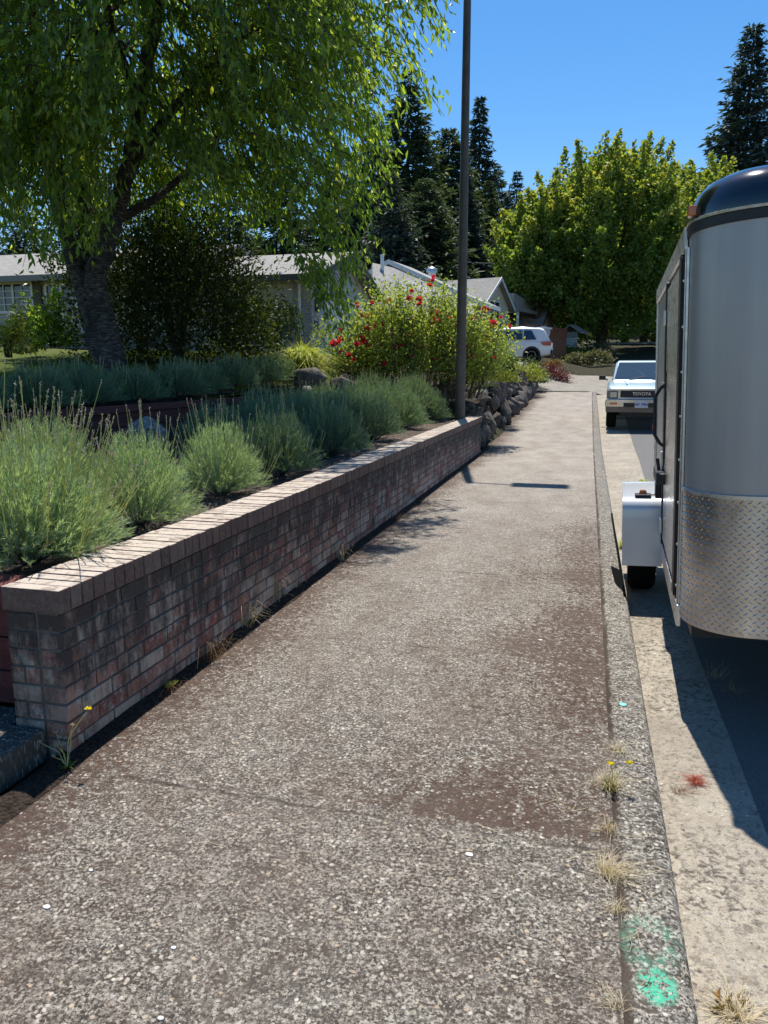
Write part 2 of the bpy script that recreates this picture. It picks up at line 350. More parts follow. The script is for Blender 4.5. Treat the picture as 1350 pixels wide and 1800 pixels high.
M['green'] = leafmat('shrub_leaf', (.05,.09,.02), (.10,.15,.035), .35, (.15,.19,.05))
M['lime'] = leafmat('yellow_green_leaf', (.16,.20,.035), (.27,.30,.06), .35, (.34,.33,.10))
M['barb'] = leafmat('barberry_leaf', (.075,.014,.022), (.16,.035,.05), .3, (.22,.06,.07), tcol=1.2)
M['weep'] = leafmat('weeping_conifer', (.06,.095,.055), (.11,.155,.095), .2, (.15,.19,.12))
M['sage'] = leafmat('dull_sage_leaf', (.10,.11,.06), (.18,.18,.11), .25)
M['orange'] = leafmat('orange_foliage', (.12,.13,.04), (.26,.17,.06), .3, (.34,.15,.05), tcol=1.2)
M['yellow'] = leafmat('yellow_petal', (.75,.62,.02), (.85,.75,.04), .3, tcol=1.2)
M['redweed'] = leafmat('red_weed', (.25,.05,.035), (.38,.10,.06), .25, tcol=1.1)

# ------------------------------------------------------------------ terrain
YS = [-60, 0, 16, 18.5, 21, 25, 30, 36, 45, 60, 75, 100, 150, 300, 900]; ZS = [0, 0, 0, .10, .26, .43, .66, 1.18, 1.9, 3.1, 4.2, 5.6, 7.5, 9, 9]
def zs(y):
    return float(np.mean([np.interp(y+k, YS, ZS) for k in (-1.5, -.75, 0, .75, 1.5)]))
def sm(t): t = min(1, max(0, t)); return t*t*(3-2*t)
def zl(x, y):            # the yards left of the walk
    if y < 15.2 and x < -4.8:
        return 1.19+.75*sm((y-7.5)/8)*sm((-4.0-x)/3.0)+.25*sm((-7-x)/8)
    wt = float(np.interp(y, [15, 18, 27, 31, 34], [.72, 1.05, 1.05, .75, .85]))
    a = wt+(2.0-wt)*sm((-2.3-x)/4.5)
    b = zs(y)+.75*sm((-.4-x)/2.8)+.5*sm((-4-x)/5)
    k = sm((y-29)/4)
    return a*(1-k)+b*k
def grid(name, xs, ys, zf, mat, kind='structure', smooth=True):
    V = [(x, y, zf(x, y)) for y in ys for x in xs]; n = len(xs)
    T = [(j*n+i, j*n+i+1, (j+1)*n+i+1, (j+1)*n+i) for j in range(len(ys)-1) for i in range(n-1)]
    o = fastmesh(name, V, T, mat, smooth=smooth); tag(o, kind=kind); return o
def gz(x, y):
    low = zs(y)-.30
    if y > 33: low = zs(y)-.30+.29*sm((y-36)/3)
    if x < -.4 and y > 33: low += (zl(x, y)-zs(y))*sm((y-33)/3)
    elif x < -2.6 and y > 15.6: low = zl(x, y)-.30
    return low
xs = list(np.concatenate([[-900, -400, -200, -120, -80, -60, -45], np.arange(-36, 37, 1.5), [45, 60, 90, 150, 300, 900]]))
ys = list(np.concatenate([[-60, -20, -5], np.arange(0, 110, 1.5), [120, 140, 170, 220, 320, 600, 1500]]))
grid('ground', xs, ys, gz, M['hill'])
ysn = list(np.arange(-3, 38.01, .5))
grid('sidewalk', [-2.02, -1.3, -.6, 0, .155], ysn, lambda x, y: zs(y)+(.004 if y < 34 else .02), M['walk'])
# curb with rounded arris and gutter pan
def strip(name, prof, ys, mat):
    rings = [[(x, y, z+zs(y)) for x, z in prof(y)] for y in ys]
    m = MB(); m.loft(rings, close=False, caps=False); o = m.build(name, mat, smooth=50); tag(o, kind='structure'); return o
cy = list(np.arange(-3, 31.6, .5))
strip('curb', lambda y: [(.155, .004), (.17, -.002), (.185, .004), (.30, .003), (.322, -.004), (.334, -.02), (.345, -.12)], cy, M['curb'])
strip('gutter', lambda y: [(.338, -.108), (float(np.interp(y, [4.7, 15, 25], [.70, 1.0, 1.1])), -.092), (float(np.interp(y, [4.7, 15, 25], [.70, 1.0, 1.1]))+.01, -.11)], cy, M['gutter'])
strip('road', lambda y: [(float(np.interp(y, [4.7, 15, 25], [.69, .99, 1.09])), -.097), (3, -.06), (5.5, -.05), (9, -.11)], list(np.arange(-6, 60, 1.0)), M['asphalt'])
strip('far_sidewalk', lambda y: [(9.0, -.2), (9.01, .02), (11, .03)], list(np.arange(-6, 60, 1.0)), M['drive'])
grid('driveway', list(np.arange(-9, 1.6, .5)), list(np.arange(31.5, 38.6, .5)), lambda x, y: zs(y)+.03-.06*sm((x-.2)/1.2)-.115*sm((x-.1)/.3)*(1-sm((y-31.4)/1.4))+(.75*sm((-.4-x)/2.8)+.5*sm((-4-x)/5))*sm((y-31)/4), M['drive'])
grid('cross_street', list(np.arange(-3, 40, 1.5)), list(np.arange(73, 80, 1)), lambda x, y: gz(x, y)+.05, M['drive'])
rng = random.Random(3)
grid('garden_bed', list(np.arange(-4.95, -2.1, .095)), list(np.arange(2.6, 15.3, .1)), lambda x, y: .615+.05*sm((-2.5-x)/2)+max(max(0, zl(-4.95, y)-.66)*sm((-3.9-x)/1.0)*sm((y-12.4)/.9), max(0, zl(x, 15.3)-.66)*sm((y-14.2)/1.0)*sm((-2.45-x)/.6))+rng.uniform(-.012, .018)+.02*math.sin(x*7)*math.sin(y*5), M['soil'])
grid('lawn', list(np.concatenate([[-60, -40, -30], np.arange(-25, -4.9, .5), [-4.92]])), list(np.arange(-2, 15.21, .6))+[15.3], zl, M['lawn'])
grid('planting_bank', list(np.arange(-14, -2.2, .3)), list(np.arange(15.1, 33.5, .4)), lambda x, y: zl(x, y)+rng.uniform(-.02, .02), M['bark_soil'])
grid('upper_bed_soil', list(np.arange(-7.6, -4.93, .12)), list(np.arange(2.5, 14.5, .15)), lambda x, y: zl(x, y)+.02+rng.uniform(-.01, .012), M['bark_soil'])
m = MB()
yy = np.arange(1, 16.6, .25)
m.loft([[(-2.04, y, .0), (-2.0, y, .022+rng.uniform(0, .015)), (-1.94, y, .018+rng.uniform(0, .012)), (-1.90+rng.uniform(-.02, .02), y, .004)] for y in yy], close=False, caps=False)
tag(m.build('dirt_strip', M['bark_soil'], smooth=True), kind='structure')

# ------------------------------------------------------------------ brick wall
WX, WY0, WY1, WT = -1.975, 2.43, 14.75, .245
root = empty('brick_wall', (WX-.12, 8.6, 0), label='low weathered red brick retaining wall with a row of upright cap bricks along the sidewalk', cat='wall')
inv = Vector((WX-.12, 8.6, 0))
class LMB(MB):
    pass
def build_at(mb, name, mat, root, **k):
    mb.v = [tuple(Vector(p)-root.location) for p in mb.v]; return mb.build(name, mat, root, **k)
mo = MB(); mo.box((WX-WT+.006, WY0+.006, -.05), (WX-.007, WY1-.006, .705)); core = build_at(mo, 'mortar_core', M['mortar'], root)
br = MB(); rr = random.Random(5); CH = .0765
for c_ in range(8):
    z0 = c_*CH+.004; z1 = z0+CH-.0105; y = WY0+.005 if c_ % 2 else WY0+.005; first = True
    while y < WY1-.01:
        ln = rr.choice([.2]*11+[.095, .14]); ln = ln if not first else (.2 if c_ % 2 else .095); first = False
        ye = min(y+ln, WY1-.003); j = rr.uniform(-.0018, .0025)
        t_ = rr.uniform(-.0025, .0025); br.add([(WX-.10, y, z0), (WX+j, y+rr.uniform(-.001, .001), z0+rr.uniform(-.0015, .001)), (WX+j+t_, ye+rr.uniform(-.001, .001), z0+rr.uniform(-.0015, .001)), (WX-.10, ye, z0), (WX-.10, y, z1), (WX+j+rr.uniform(-.002, .002), y+rr.uniform(-.001, .001), z1+rr.uniform(-.002, .001)), (WX+j+t_, ye, z1+rr.uniform(-.002, .001)), (WX-.10, ye, z1)], [(0,3,2,1),(4,5,6,7),(0,1,5,4),(1,2,6,5),(2,3,7,6),(3,0,4,7)]); y = ye+.0105
    a, b = WX-.103, WX-WT
    cut = [(-.113-.0, b-WX)] if c_ % 2 else [(-.113, -.175), (-.185, b-WX)]
    for p, q in cut: br.box((WX+q, WY0+rr.uniform(-.002, .001), z0), (WX+p, WY0+.09, z1))
build_at(br, 'bricks', M['brick'], root, bevel=.0025)
cp = MB(); y = WY0-.008
while y < WY1-.02:
    j = rr.uniform(-.003, .003); zt = .712+rr.uniform(-.0025, .0025)
    cp.box((WX-WT-.012+j, y, 8*CH+.003), (WX+.014+j, y+.0665, zt)); y += .0755
build_at(cp, 'cap', M['cap'], root, bevel=.004)

# red timber edging that closes the bed beside the wall's end
m = MB()
for k, z in enumerate((.12, .27, .42)): m.box((-5.05, 2.59+.01*k, z), (-2.245, 2.71+.01*k, z+.146))
m.box((-5.05, 2.575, .570), (-2.247, 2.75, .660))
tag(m.build('timber_edging', M['timber'], bevel=.006), 'red stained timber boards butting against the near end of the brick wall', 'timber edging')
m = MB()
for k, z in enumerate((.50, .655, .81, .965)):
    yy0 = 2.9; i = 0
    while yy0 < 12.9:
        ye = min(yy0+2.4-(.8 if (k % 2 and i == 0) else 0), 12.9); m.box((-5.03-.006*k, yy0+.003, z), (-4.90-.006*k, ye-.003, z+.150)); yy0 = ye; i += 1
m.box((-5.08, 2.9, 1.119), (-4.885, 12.9, 1.20))
tag(m.build('timber_retaining_wall', M['timber'], bevel=.006), 'long dark red timber retaining wall between the two lavender beds', 'retaining wall')
# concrete step at the left
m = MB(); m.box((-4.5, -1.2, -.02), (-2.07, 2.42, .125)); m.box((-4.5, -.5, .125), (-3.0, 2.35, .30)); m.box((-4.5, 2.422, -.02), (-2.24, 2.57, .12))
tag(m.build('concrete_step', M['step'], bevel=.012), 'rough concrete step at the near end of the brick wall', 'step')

# ------------------------------------------------------------------ rocks
def rock_mesh(sz, seed, n=16, flat=1.0):
    r = random.Random(seed); bm = bmesh.new()
    for _ in range(n):
        v = Vector((r.gauss(0,1), r.gauss(0,1), r.gauss(0,1))).normalized(); e = r.uniform(.8, 1.05)
        bm.verts.new((v.x*sz[0]*e, v.y*sz[1]*e, v.z*sz[2]*e))
    res = bmesh.ops.convex_hull(bm, input=bm.verts)
    bmesh.ops.delete(bm, geom=[v for v in bm.verts if not v.link_faces], context='VERTS')
    bmesh.ops.bevel(bm, geom=list(bm.edges), offset=min(sz)*.09, segments=2, affect='EDGES', profile=.5, clamp_overlap=True)
    bmesh.ops.recalc_face_normals(bm, faces=bm.faces); bm.verts.index_update()
    vs = [tuple(v.co) for v in bm.verts]; fs = [[v.index for v in f.verts] for f in bm.faces]; bm.free(); return vs, fs
def rock(name, loc, sz, seed, mat, label, group=None, rz=0):
    vs, fs = rock_mesh(sz, seed); m = MB(); m.add(vs, fs); o = m.build(name, mat, smooth=50, loc=loc); o.rotation_euler.z = rz
    return tag(o, label, 'rock', group)
p = atx(258, 764, -4.05); rock('boulder', (p[0], p[1], p[2]), (.24, .2, .19), 3, M['granite'], 'pale granite boulder half hidden among the lavender below the timber wall')
p = atd(560, 668, 13.2)
for i, (u, v, D, s, lab) in enumerate([(545, 668, 13.3, (.42, .3, .24), 'dark rough boulder at the end of the timber wall under the ornamental grass'),
        (600, 682, 13.4, (.38, .3, .2), 'flat dark stone beside the rose canes behind the lavender'),
        (538, 687, 12.9, (.16, .14, .10), 'small tan stone touching the end of the timber wall')]):
    q = atd(u, v, D); rock('garden_rock', tuple(q), s, 20+i, M['rock'] if i < 2 else M['granite'], lab, 'rocks by the timber wall')
# dry stone wall
m = MB(); rr = random.Random(9); cnt = 0
wtop = lambda y: float(np.interp(y, [14.9, 15.6, 18, 22, 27, 29.5, 31.5], [.62, .80, 1.12, 1.15, 1.12, .9, .45]))
y = 14.98
while y < 31.3:
    w = rr.uniform(.38, .62); base = zs(y); top = wtop(y); z = base; lv = 0
    while z < base+(top-zs(y)*.3)-.12:
        h = rr.uniform(.28, .55) if lv else rr.uniform(.4, .6); h = min(h, base+top-z+.1)
        vs, fs = rock_mesh((rr.uniform(.2, .3), w*.52, h*.72), 100+cnt, n=11); cnt += 1
        rot = Matrix.Rotation(rr.uniform(-.5, .5), 4, 'X') @ Matrix.Rotation(rr.uniform(-.3, .3), 4, 'Z')
        c0 = Vector((-2.17-.20*(z-base)-(.1 if lv else 0)+rr.uniform(-.07, .07), y+w/2+rr.uniform(-.05, .05), z+h/2-.02))
        m.add([tuple(rot @ Vector(q)+c0) for q in vs], fs); z += h*.93; lv += 1
    y += w*.93
tag(m.build('stone_wall', M['rock'], smooth=35), 'dry stacked dark boulder wall continuing the sidewalk edge beyond the brick wall', 'stone wall')
m = MB()
for k in range(9):
    vs, fs = rock_mesh((.28, .34, .30), 300+k, n=13); m.add([(a-3.15+.1*(k % 2), b+15.3+.55*k, c_+1.0+.06*k) for a, b, c_ in vs], fs)
tag(m.build('stone_wall', M['rock'], smooth=35), 'short upper tier of blocky stones behind the lamp post under the rose bush', 'stone wall')
for i, (u, v, D, s, lab) in enumerate([(950, 680, 33, (.62, .4, .26), 'long flat rock at the edge of the driveway by the red shrub'), (970, 683, 32.6, (.3, .28, .27), 'small round rock right of the long flat rock by the driveway'), (937, 692, 31.5, (.25, .3, .28), 'single grey stone at the far foot of the stone wall')]):
    q = atd(u, v, D); rock('garden_rock', tuple(q), s, 40+i, M['rock'], lab, 'rocks by the driveway')

# ------------------------------------------------------------------ lavender
def lavender_mesh(seed, rad, hgt, nst, nleaf, lsz):
    rg = np.random.default_rng(seed); Ps = []; Ds = []; tips = []
    th = rg.uniform(0, 2*np.pi, nst); rr_ = np.sqrt(rg.uniform(0, 1, nst))
    for i in range(nst):
        o = np.array([math.cos(th[i]), math.sin(th[i]), 0]); e = rr_[i]
        base = o*rad*.22*e; tip = o*rad*(.06+.94*e)*rg.uniform(.82, 1.1); tip[2] = hgt*max(.05, 1-.92*e**2.4)*rg.uniform(.80, 1.08)+.03
        mid = base*.45+tip*.55; mid[2] = tip[2]*.62+.03*e; mid += o*rad*.06
        t = np.sort(rg.uniform(.22, 1, nleaf))[:, None]
        P = (1-t)**2*base+2*t*(1-t)*mid+t*t*tip; T = nrm(2*(1-t)*(mid-base)+2*t*(tip-mid))
        D = T*rg.uniform(.9, 1.8, (nleaf, 1))+rg.normal(size=(nleaf, 3))*.45+np.array([0,0,.35])
        Ps.append(P); Ds.append(D); tips.append((base, mid, tip))
    P = np.concatenate(Ps); n = len(P)
    V, T = leaf_arr(P, np.concatenate(Ds), rg.uniform(.7, 1.3, n)*lsz, rg.uniform(.8, 1.2, n)*lsz*.085, N=rg.normal(size=(n, 3)), fold=.1)
    return V, T, tips
def lavender_stalks(tips, seed, n, ln, spread=.35):
    rg = random.Random(seed); st = MB(); fl = []
    for k in range(n):
        b, m_, t = tips[rg.randrange(len(tips))]
        d = Vector(t-m_).normalized()*.6+Vector((rg.uniform(-spread, spread)*.7+.08, rg.uniform(-spread, spread), 1.1)); d.normalize()
        l = ln*rg.uniform(.55, 1.15); p0 = Vector(m_)*.3+Vector(t)*.7; p1 = p0+d*l*.55; p2 = p1+(d+Vector((0,0,.12))).normalized()*l*.45
        st.tube([p0, p1, p2], [.003, .0024, .0018], 3, cap=False)
        for q in range(rg.choice([4, 6, 8])): fl.append((p2-(p2-p1).normalized()*q*.010*rg.uniform(.8, 1.3)+(Vector((0,0,0)) if q < 5 else -(p2-p1).normalized()*.02), (p2-p1).normalized()))
    P = np.array([tuple(a) for a, b in fl for _ in range(2)]); D = np.array([tuple(b) for a, b in fl for _ in range(2)])
    r = np.random.default_rng(seed); D = D+r.normal(size=D.shape)*.55
    return st, leaf_arr(P, D, .012, .0055, N=r.normal(size=D.shape))
def lav_thing(name, seed, rad, hgt, nst, nleaf, lsz, mat, nstalk, ln, label, group):
    o = empty(name, label=label, cat='lavender bush', group=group)
    V, T, tips = lavender_mesh(seed, rad, hgt, nst, nleaf, lsz); fastmesh('foliage', V, T, mat, o)
    wd = MB(); rg = random.Random(seed)
    for k in range(16):
        b, m_, t = tips[rg.randrange(len(tips))]; wd.tube([(b[0]*.4, b[1]*.4, -.03), tuple(b*.5+m_*.35), tuple(m_)], [.012, .008, .004], 4)
    wd.build('woody_stem', M['twig'], o)
    st, (fv, ft) = lavender_stalks(tips, seed, nstalk, ln); tag(st.build('flower_stalks', M['lavstem'], o), kind='stuff'); tag(fastmesh('flower_heads', fv, ft, M['lavflower'], o), kind='stuff')
    return o
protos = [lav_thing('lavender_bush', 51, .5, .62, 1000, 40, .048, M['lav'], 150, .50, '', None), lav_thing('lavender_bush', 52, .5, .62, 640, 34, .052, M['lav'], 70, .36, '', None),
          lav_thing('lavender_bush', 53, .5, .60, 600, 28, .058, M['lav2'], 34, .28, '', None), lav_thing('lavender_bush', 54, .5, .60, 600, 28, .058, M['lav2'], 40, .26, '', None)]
used = [False]*4
def put_lav(k, x, y, z, s, sz, rz, label, group):
    if used[k]: o = copy_tree(protos[k])
    else: o = protos[k]; used[k] = True
    o.location = (x, y, z); o.scale = (s, s, sz); o.rotation_euler.z = rz; o['label'] = label; o['group'] = group; return o
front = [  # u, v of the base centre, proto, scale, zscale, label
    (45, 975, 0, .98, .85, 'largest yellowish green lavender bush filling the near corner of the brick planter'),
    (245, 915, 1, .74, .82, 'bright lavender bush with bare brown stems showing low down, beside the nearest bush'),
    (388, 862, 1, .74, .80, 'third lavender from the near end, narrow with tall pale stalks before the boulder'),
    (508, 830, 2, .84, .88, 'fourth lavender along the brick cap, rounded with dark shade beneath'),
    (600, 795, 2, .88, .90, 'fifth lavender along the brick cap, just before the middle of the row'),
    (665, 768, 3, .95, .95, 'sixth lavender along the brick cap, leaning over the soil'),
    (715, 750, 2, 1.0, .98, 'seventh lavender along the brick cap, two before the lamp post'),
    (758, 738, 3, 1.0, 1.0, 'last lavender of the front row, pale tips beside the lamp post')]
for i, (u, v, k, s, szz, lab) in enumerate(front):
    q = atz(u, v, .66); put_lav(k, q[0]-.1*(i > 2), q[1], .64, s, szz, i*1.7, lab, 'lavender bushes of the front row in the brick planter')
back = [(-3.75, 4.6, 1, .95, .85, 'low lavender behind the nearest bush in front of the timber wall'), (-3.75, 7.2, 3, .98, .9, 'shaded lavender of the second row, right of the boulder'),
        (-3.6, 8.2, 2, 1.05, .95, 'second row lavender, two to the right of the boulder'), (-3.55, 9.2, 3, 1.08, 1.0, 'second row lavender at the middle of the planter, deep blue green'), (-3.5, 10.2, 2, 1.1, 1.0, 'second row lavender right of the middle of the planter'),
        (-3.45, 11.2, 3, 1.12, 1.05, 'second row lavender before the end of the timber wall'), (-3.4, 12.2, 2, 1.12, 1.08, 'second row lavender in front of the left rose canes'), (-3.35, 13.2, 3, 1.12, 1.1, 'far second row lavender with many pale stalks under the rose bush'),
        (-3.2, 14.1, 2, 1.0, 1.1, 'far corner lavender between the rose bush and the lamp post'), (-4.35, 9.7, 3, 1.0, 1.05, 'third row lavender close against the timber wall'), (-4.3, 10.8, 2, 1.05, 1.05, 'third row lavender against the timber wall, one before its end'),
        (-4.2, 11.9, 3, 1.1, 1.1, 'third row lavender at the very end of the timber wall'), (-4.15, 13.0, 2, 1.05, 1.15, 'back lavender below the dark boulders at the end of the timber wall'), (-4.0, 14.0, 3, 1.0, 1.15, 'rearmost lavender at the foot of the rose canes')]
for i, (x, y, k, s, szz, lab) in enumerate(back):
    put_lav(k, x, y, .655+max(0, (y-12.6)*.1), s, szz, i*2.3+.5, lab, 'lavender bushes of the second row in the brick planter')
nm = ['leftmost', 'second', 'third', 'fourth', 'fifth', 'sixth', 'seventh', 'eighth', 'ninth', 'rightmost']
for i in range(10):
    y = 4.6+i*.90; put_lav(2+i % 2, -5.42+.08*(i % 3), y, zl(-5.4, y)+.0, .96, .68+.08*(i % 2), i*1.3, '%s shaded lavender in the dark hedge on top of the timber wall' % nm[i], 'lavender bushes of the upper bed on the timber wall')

# ------------------------------------------------------------------ street lamp
pb = (-2.345, 14.45, .60)
root = empty('street_lamp', pb, label='tall brown metal street lamp post standing behind the end of the brick wall', cat='street lamp')
m = MB(); m.tube([(0,0,0), (0,0,2.5), (0,0,5.5), (0,0,8.5)], [.098, .088, .074, .062], 20); 
g = NG('bronze_painted_steel'); g.fin(g.mix(g.ramp(g.noise(5, 5), [(.35, 0), (.7, 1)]), (.085,.070,.058), (.12,.10,.084)), .55, .25, .4); M['bronze'] = g.mat
m.build('pole', M['bronze'], root, smooth=True)
m = MB(); m.tube([(0,0,8.38), (.3,-.02,8.44), (.62,-.03,8.46)], [.035, .03, .03], 10); m.build('arm', M['bronze'], root, smooth=True)
m = MB(); m.box((.6,-.2,8.38), (1.38,.15,8.56)); m.build('luminaire', M['bronze'], root, bevel=.02)
m = MB(); m.box((-.14,-.14,-.02), (.14,.14,.06)); m.build('base_plate', M['bronze'], root, bevel=.01)

# ------------------------------------------------------------------ trees
def trunk_mb(m, pts, r0, r1, n=9, jit=.03, seed=0):
    r = random.Random(seed); P = [Vector(pts[0])]; 
    for a, b in zip(pts[:-1], pts[1:]):
        a, b = Vector(a), Vector(b)
        for k in range(1, 5): P.append(a.lerp(b, k/4)+Vector((r.uniform(-jit, jit), r.uniform(-jit, jit), 0)))
    m.tube(P, [r0+(r1-r0)*(i/(len(P)-1))**.55 for i in range(len(P))], n); return P
# weeping birch-barked cherry in the yard
TB = np.array([-6.75, 10.0, 1.45])
root = empty('weeping_tree', tuple(TB), label='large shady weeping tree with several silvery peeling trunks in the left yard', cat='tree')
def tp(u, v, D): return tuple(atd(u, v, D)-TB)
m = MB(); tr = []
D0 = 11.2
tr.append(trunk_mb(m, [(.05, 0, -.15), tp(165, 500, D0), tp(195, 400, D0), tp(228, 290, D0), tp(250, 170, D0-.1), tp(275, 20, D0-.3), tp(300, -200, D0-.6)], .21, .08, 11, .03, 1))
tr.append(trunk_mb(m, [(-.12, .05, -.15), tp(150, 520, D0+.1), tp(118, 420, D0+.1), tp(102, 320, D0), tp(85, 180, D0), tp(55, 20, D0-.3), tp(40, -150, D0-.5)], .19, .07, 11, .03, 2))
tr.append(trunk_mb(m, [(0, .2, -.15), tp(150, 480, D0+.25), tp(146, 380, D0+.3), tp(150, 260, D0+.3), tp(160, 100, D0+.5), tp(170, -150, D0+1)], .16, .06, 11, .03, 3))
tr.append(trunk_mb(m, [tp(225, 300, D0), tp(330, 160, D0-.2), tp(430, 60, D0-.1), tp(560, -60, D0+.2)], .10, .04, 8, .03, 4))
tr.append(trunk_mb(m, [tp(200, 390, D0), tp(300, 330, D0+.4), tp(420, 200, D0+.6), tp(560, 140, D0+.8)], .08, .03, 8, .03, 5))
tr.append(trunk_mb(m, [tp(105, 330, D0), tp(40, 220, D0-.3), tp(-60, 120, D0-.6), tp(-200, 40, D0-1)], .10, .04, 8, .03, 6))
tr.append(trunk_mb(m, [tp(245, 180, D0), tp(200, 60, D0-1.2), tp(180, -100, D0-2)], .08, .03, 8, .03, 7))
limbs = [np.array([tuple(q) for q in t]) for t in tr]
m.build('trunk', M['birch'], root, smooth=60)
LP = np.concatenate([l[len(l)//3:] for l in limbs])
rt_ = lambda z: np.interp(z, [.9, 1.6, 2.2, 3.0, 4.2, 5.6, 7.2, 8.6, 9.4], [2.9, 3.1, 3.35, 3.85, 4.5, 4.85, 4.4, 2.9, .8])
tw = MB(); Ps = []; Ds = []; rg = np.random.default_rng(21); ns = 0
while ns < 2750:
    z = rg.uniform(.9, 9.3); ph = rg.uniform(0, 2*np.pi); e = rg.uniform(.12, 1)**.55
    rx = rt_(z); ry = rx*(.55 if math.sin(ph) < 0 else .85)
    p = np.array([math.cos(ph)*rx*e, math.sin(ph)*ry*e, z])
    if z < 2.1 and (p[1] < -.6 or (p[0] < 2.75 and p[0] > -1.6) or p[0] < 0 or rg.random() < .78): continue
    if z < 2.9 and p[0] < 1.6 and p[0] > -1.8 and rg.random() < .93: continue
    if z < 2.7 and -3.6 < p[0] < 2.9 and rg.random() < .93: continue
    if p[1] < -1.6 and z < 3.2 and rg.random() < .6: continue
    # keep some holes between the clumps
    if math.sin(p[0]*1.9+1)*math.sin(p[1]*1.7+.5)*math.sin(p[2]*1.6+2) > .36: continue
    ns += 1
    out = np.array([math.cos(ph), math.sin(ph), .1]); l = rg.uniform(.7, 1.55)
    s0 = p-out*l*.5+np.array([0, 0, .35]); s1 = p+np.array([0, 0, .30]); s2 = p+out*l*.28-np.array([0, 0, l*.45])
    s2[2] = max(s2[2], .55)
    k = int(rg.integers(28, 42)); t = np.sort(rg.uniform(.05, 1, k))[:, None]
    P = (1-t)**2*s0+2*t*(1-t)*s1+t*t*s2
    D = np.array([0, 0, -1.0])+out*.35+rg.normal(size=(k, 3))*.42
    Ps.append(P+rg.normal(size=(k, 3))*.06); Ds.append(D)
    tw.tube([s0, (s0+2*s1+s2)/4, s2], [.009, .006, .003], 3, cap=False)
    if ns % 3 == 0:
        q = LP[np.argmin(np.linalg.norm(LP-s0, axis=1))]; mid_ = (q+s0)/2+np.array([0, 0, .25]); tw.tube([q, mid_, s0], [.022, .014, .009], 4, cap=False)
for k in range(34):    # the long boughs hanging low on the right side
    v_ = rg.uniform(330, 545); hi_ = np.interp(v_, [330, 400, 470, 545], [715, 682, 622, 600]); lo_ = np.interp(v_, [330, 400, 440, 470, 545], [430, 425, 480, 535, 570])
    c0 = atd(rg.uniform(lo_, hi_), v_, 11.1+rg.uniform(-.7, .7))-TB; kk = int(rg.integers(26, 38)); t = np.sort(rg.uniform(0, 1, kk))[:, None]
    s0 = c0+np.array([-.35, .0, .45]); s1 = c0+np.array([.0, 0, .28]); s2 = c0+np.array([.15, .0, -.30]); P = (1-t)**2*s0+2*t*(1-t)*s1+t*t*s2
    Ps.append(P+rg.normal(size=(kk, 3))*.06); Ds.append(np.array([.1, 0, -1.])+rg.normal(size=(kk, 3))*.42); tw.tube([s0, (s0+2*s1+s2)/4, s2], [.008, .006, .003], 3, cap=False)
for k in range(110):    # foliage hanging in front of the left stems
    c0 = atd(rg.uniform(-30, 200), rg.uniform(90, 420), 10.2+rg.uniform(-.8, .5))-TB; kk = int(rg.integers(22, 34)); t = np.sort(rg.uniform(0, 1, kk))[:, None]
    if c0[2] < 1.75: continue
    a = rg.uniform(0, 6.3); o_ = np.array([math.cos(a)*.3, math.sin(a)*.3, 0]); s0 = c0-o_+np.array([0, 0, .5]); s1 = c0+np.array([0, 0, .3]); s2 = c0+o_*.6-np.array([0, 0, .4]); P = (1-t)**2*s0+2*t*(1-t)*s1+t*t*s2
    Ps.append(P+rg.normal(size=(kk, 3))*.06); Ds.append(np.array([0, 0, -1.])+rg.normal(size=(kk, 3))*.42); tw.tube([s0, (s0+2*s1+s2)/4, s2], [.008, .006, .003], 3, cap=False)
tw.build('branchlets', M['twig'], root)
P = np.concatenate(Ps); n = len(P)
leaves('crown', P, np.concatenate(Ds), rg.uniform(.10, .165, n), rg.uniform(.038, .055, n), M['cherry'], root)

# dark laceleaf maple dome beneath
def dome_tree(name, loc, rx, ry, zh, nleaf, lsz, mat, label, cat='tree', stems=5, shell=.55, seed=1, hollow=True, parent_bark='bark', asp=.5, stem_r=.04, zlow=.0, updir=.1):
    rg = np.random.default_rng(seed); root = empty(name, loc, label=label, cat=cat); m = MB(); r = random.Random(seed)
    for k in range(stems):
        a = 2*math.pi*(k+r.uniform(-.3, .3))/stems; f = r.uniform(.35, .8)
        m.tube([(0.04*math.cos(a), .04*math.sin(a), -.06), (rx*.2*f*math.cos(a), ry*.2*f*math.sin(a), zh*.35), (rx*.55*f*math.cos(a), ry*.55*f*math.sin(a), zh*.72), (rx*.85*f*math.cos(a+.3), ry*.85*f*math.sin(a+.3), zh*.85)], [stem_r, stem_r*.75, stem_r*.45, stem_r*.15], 5)
    m.build('stems', M[parent_bark], root)
    nc = max(18, nleaf//90); cen = rdir_(rg, nc); cen[:, 2] = np.abs(cen[:, 2])*1.0
    rad = rg.uniform(shell, 1.0, nc)[:, None]**.7
    C_ = cen*rad*np.array([rx, ry, zh*(1-zlow)])+np.array([0, 0, zlow*zh])
    idx = rg.integers(0, nc, nleaf); sp = np.array([rx, ry, zh])*.17
    P = C_[idx]+rg.normal(size=(nleaf, 3))*sp; P[:, 2] = np.maximum(P[:, 2], .03)
    D = nrm(P*np.array([1, 1, .6]))*.7+rg.normal(size=(nleaf, 3))*.7+np.array([0, 0, updir])
    leaves('foliage', P, D, rg.uniform(.7, 1.3, nleaf)*lsz, rg.uniform(.7, 1.3, nleaf)*lsz*asp, mat, root, N=rg.normal(size=(nleaf, 3))+np.array([0,0,.8]))
    return root
def rdir_(rg, n): return nrm(rg.normal(size=(n, 3)))
q = atd(315, 625, 13.5); dome_tree('laceleaf_maple', (q[0], q[1], zl(q[0], q[1])), 1.75, 1.5, 2.3, 23000, .085, M['jmaple'], 'dark dome of a laceleaf maple under the weeping tree by the house', stems=7, seed=4, zlow=.12, asp=.42)
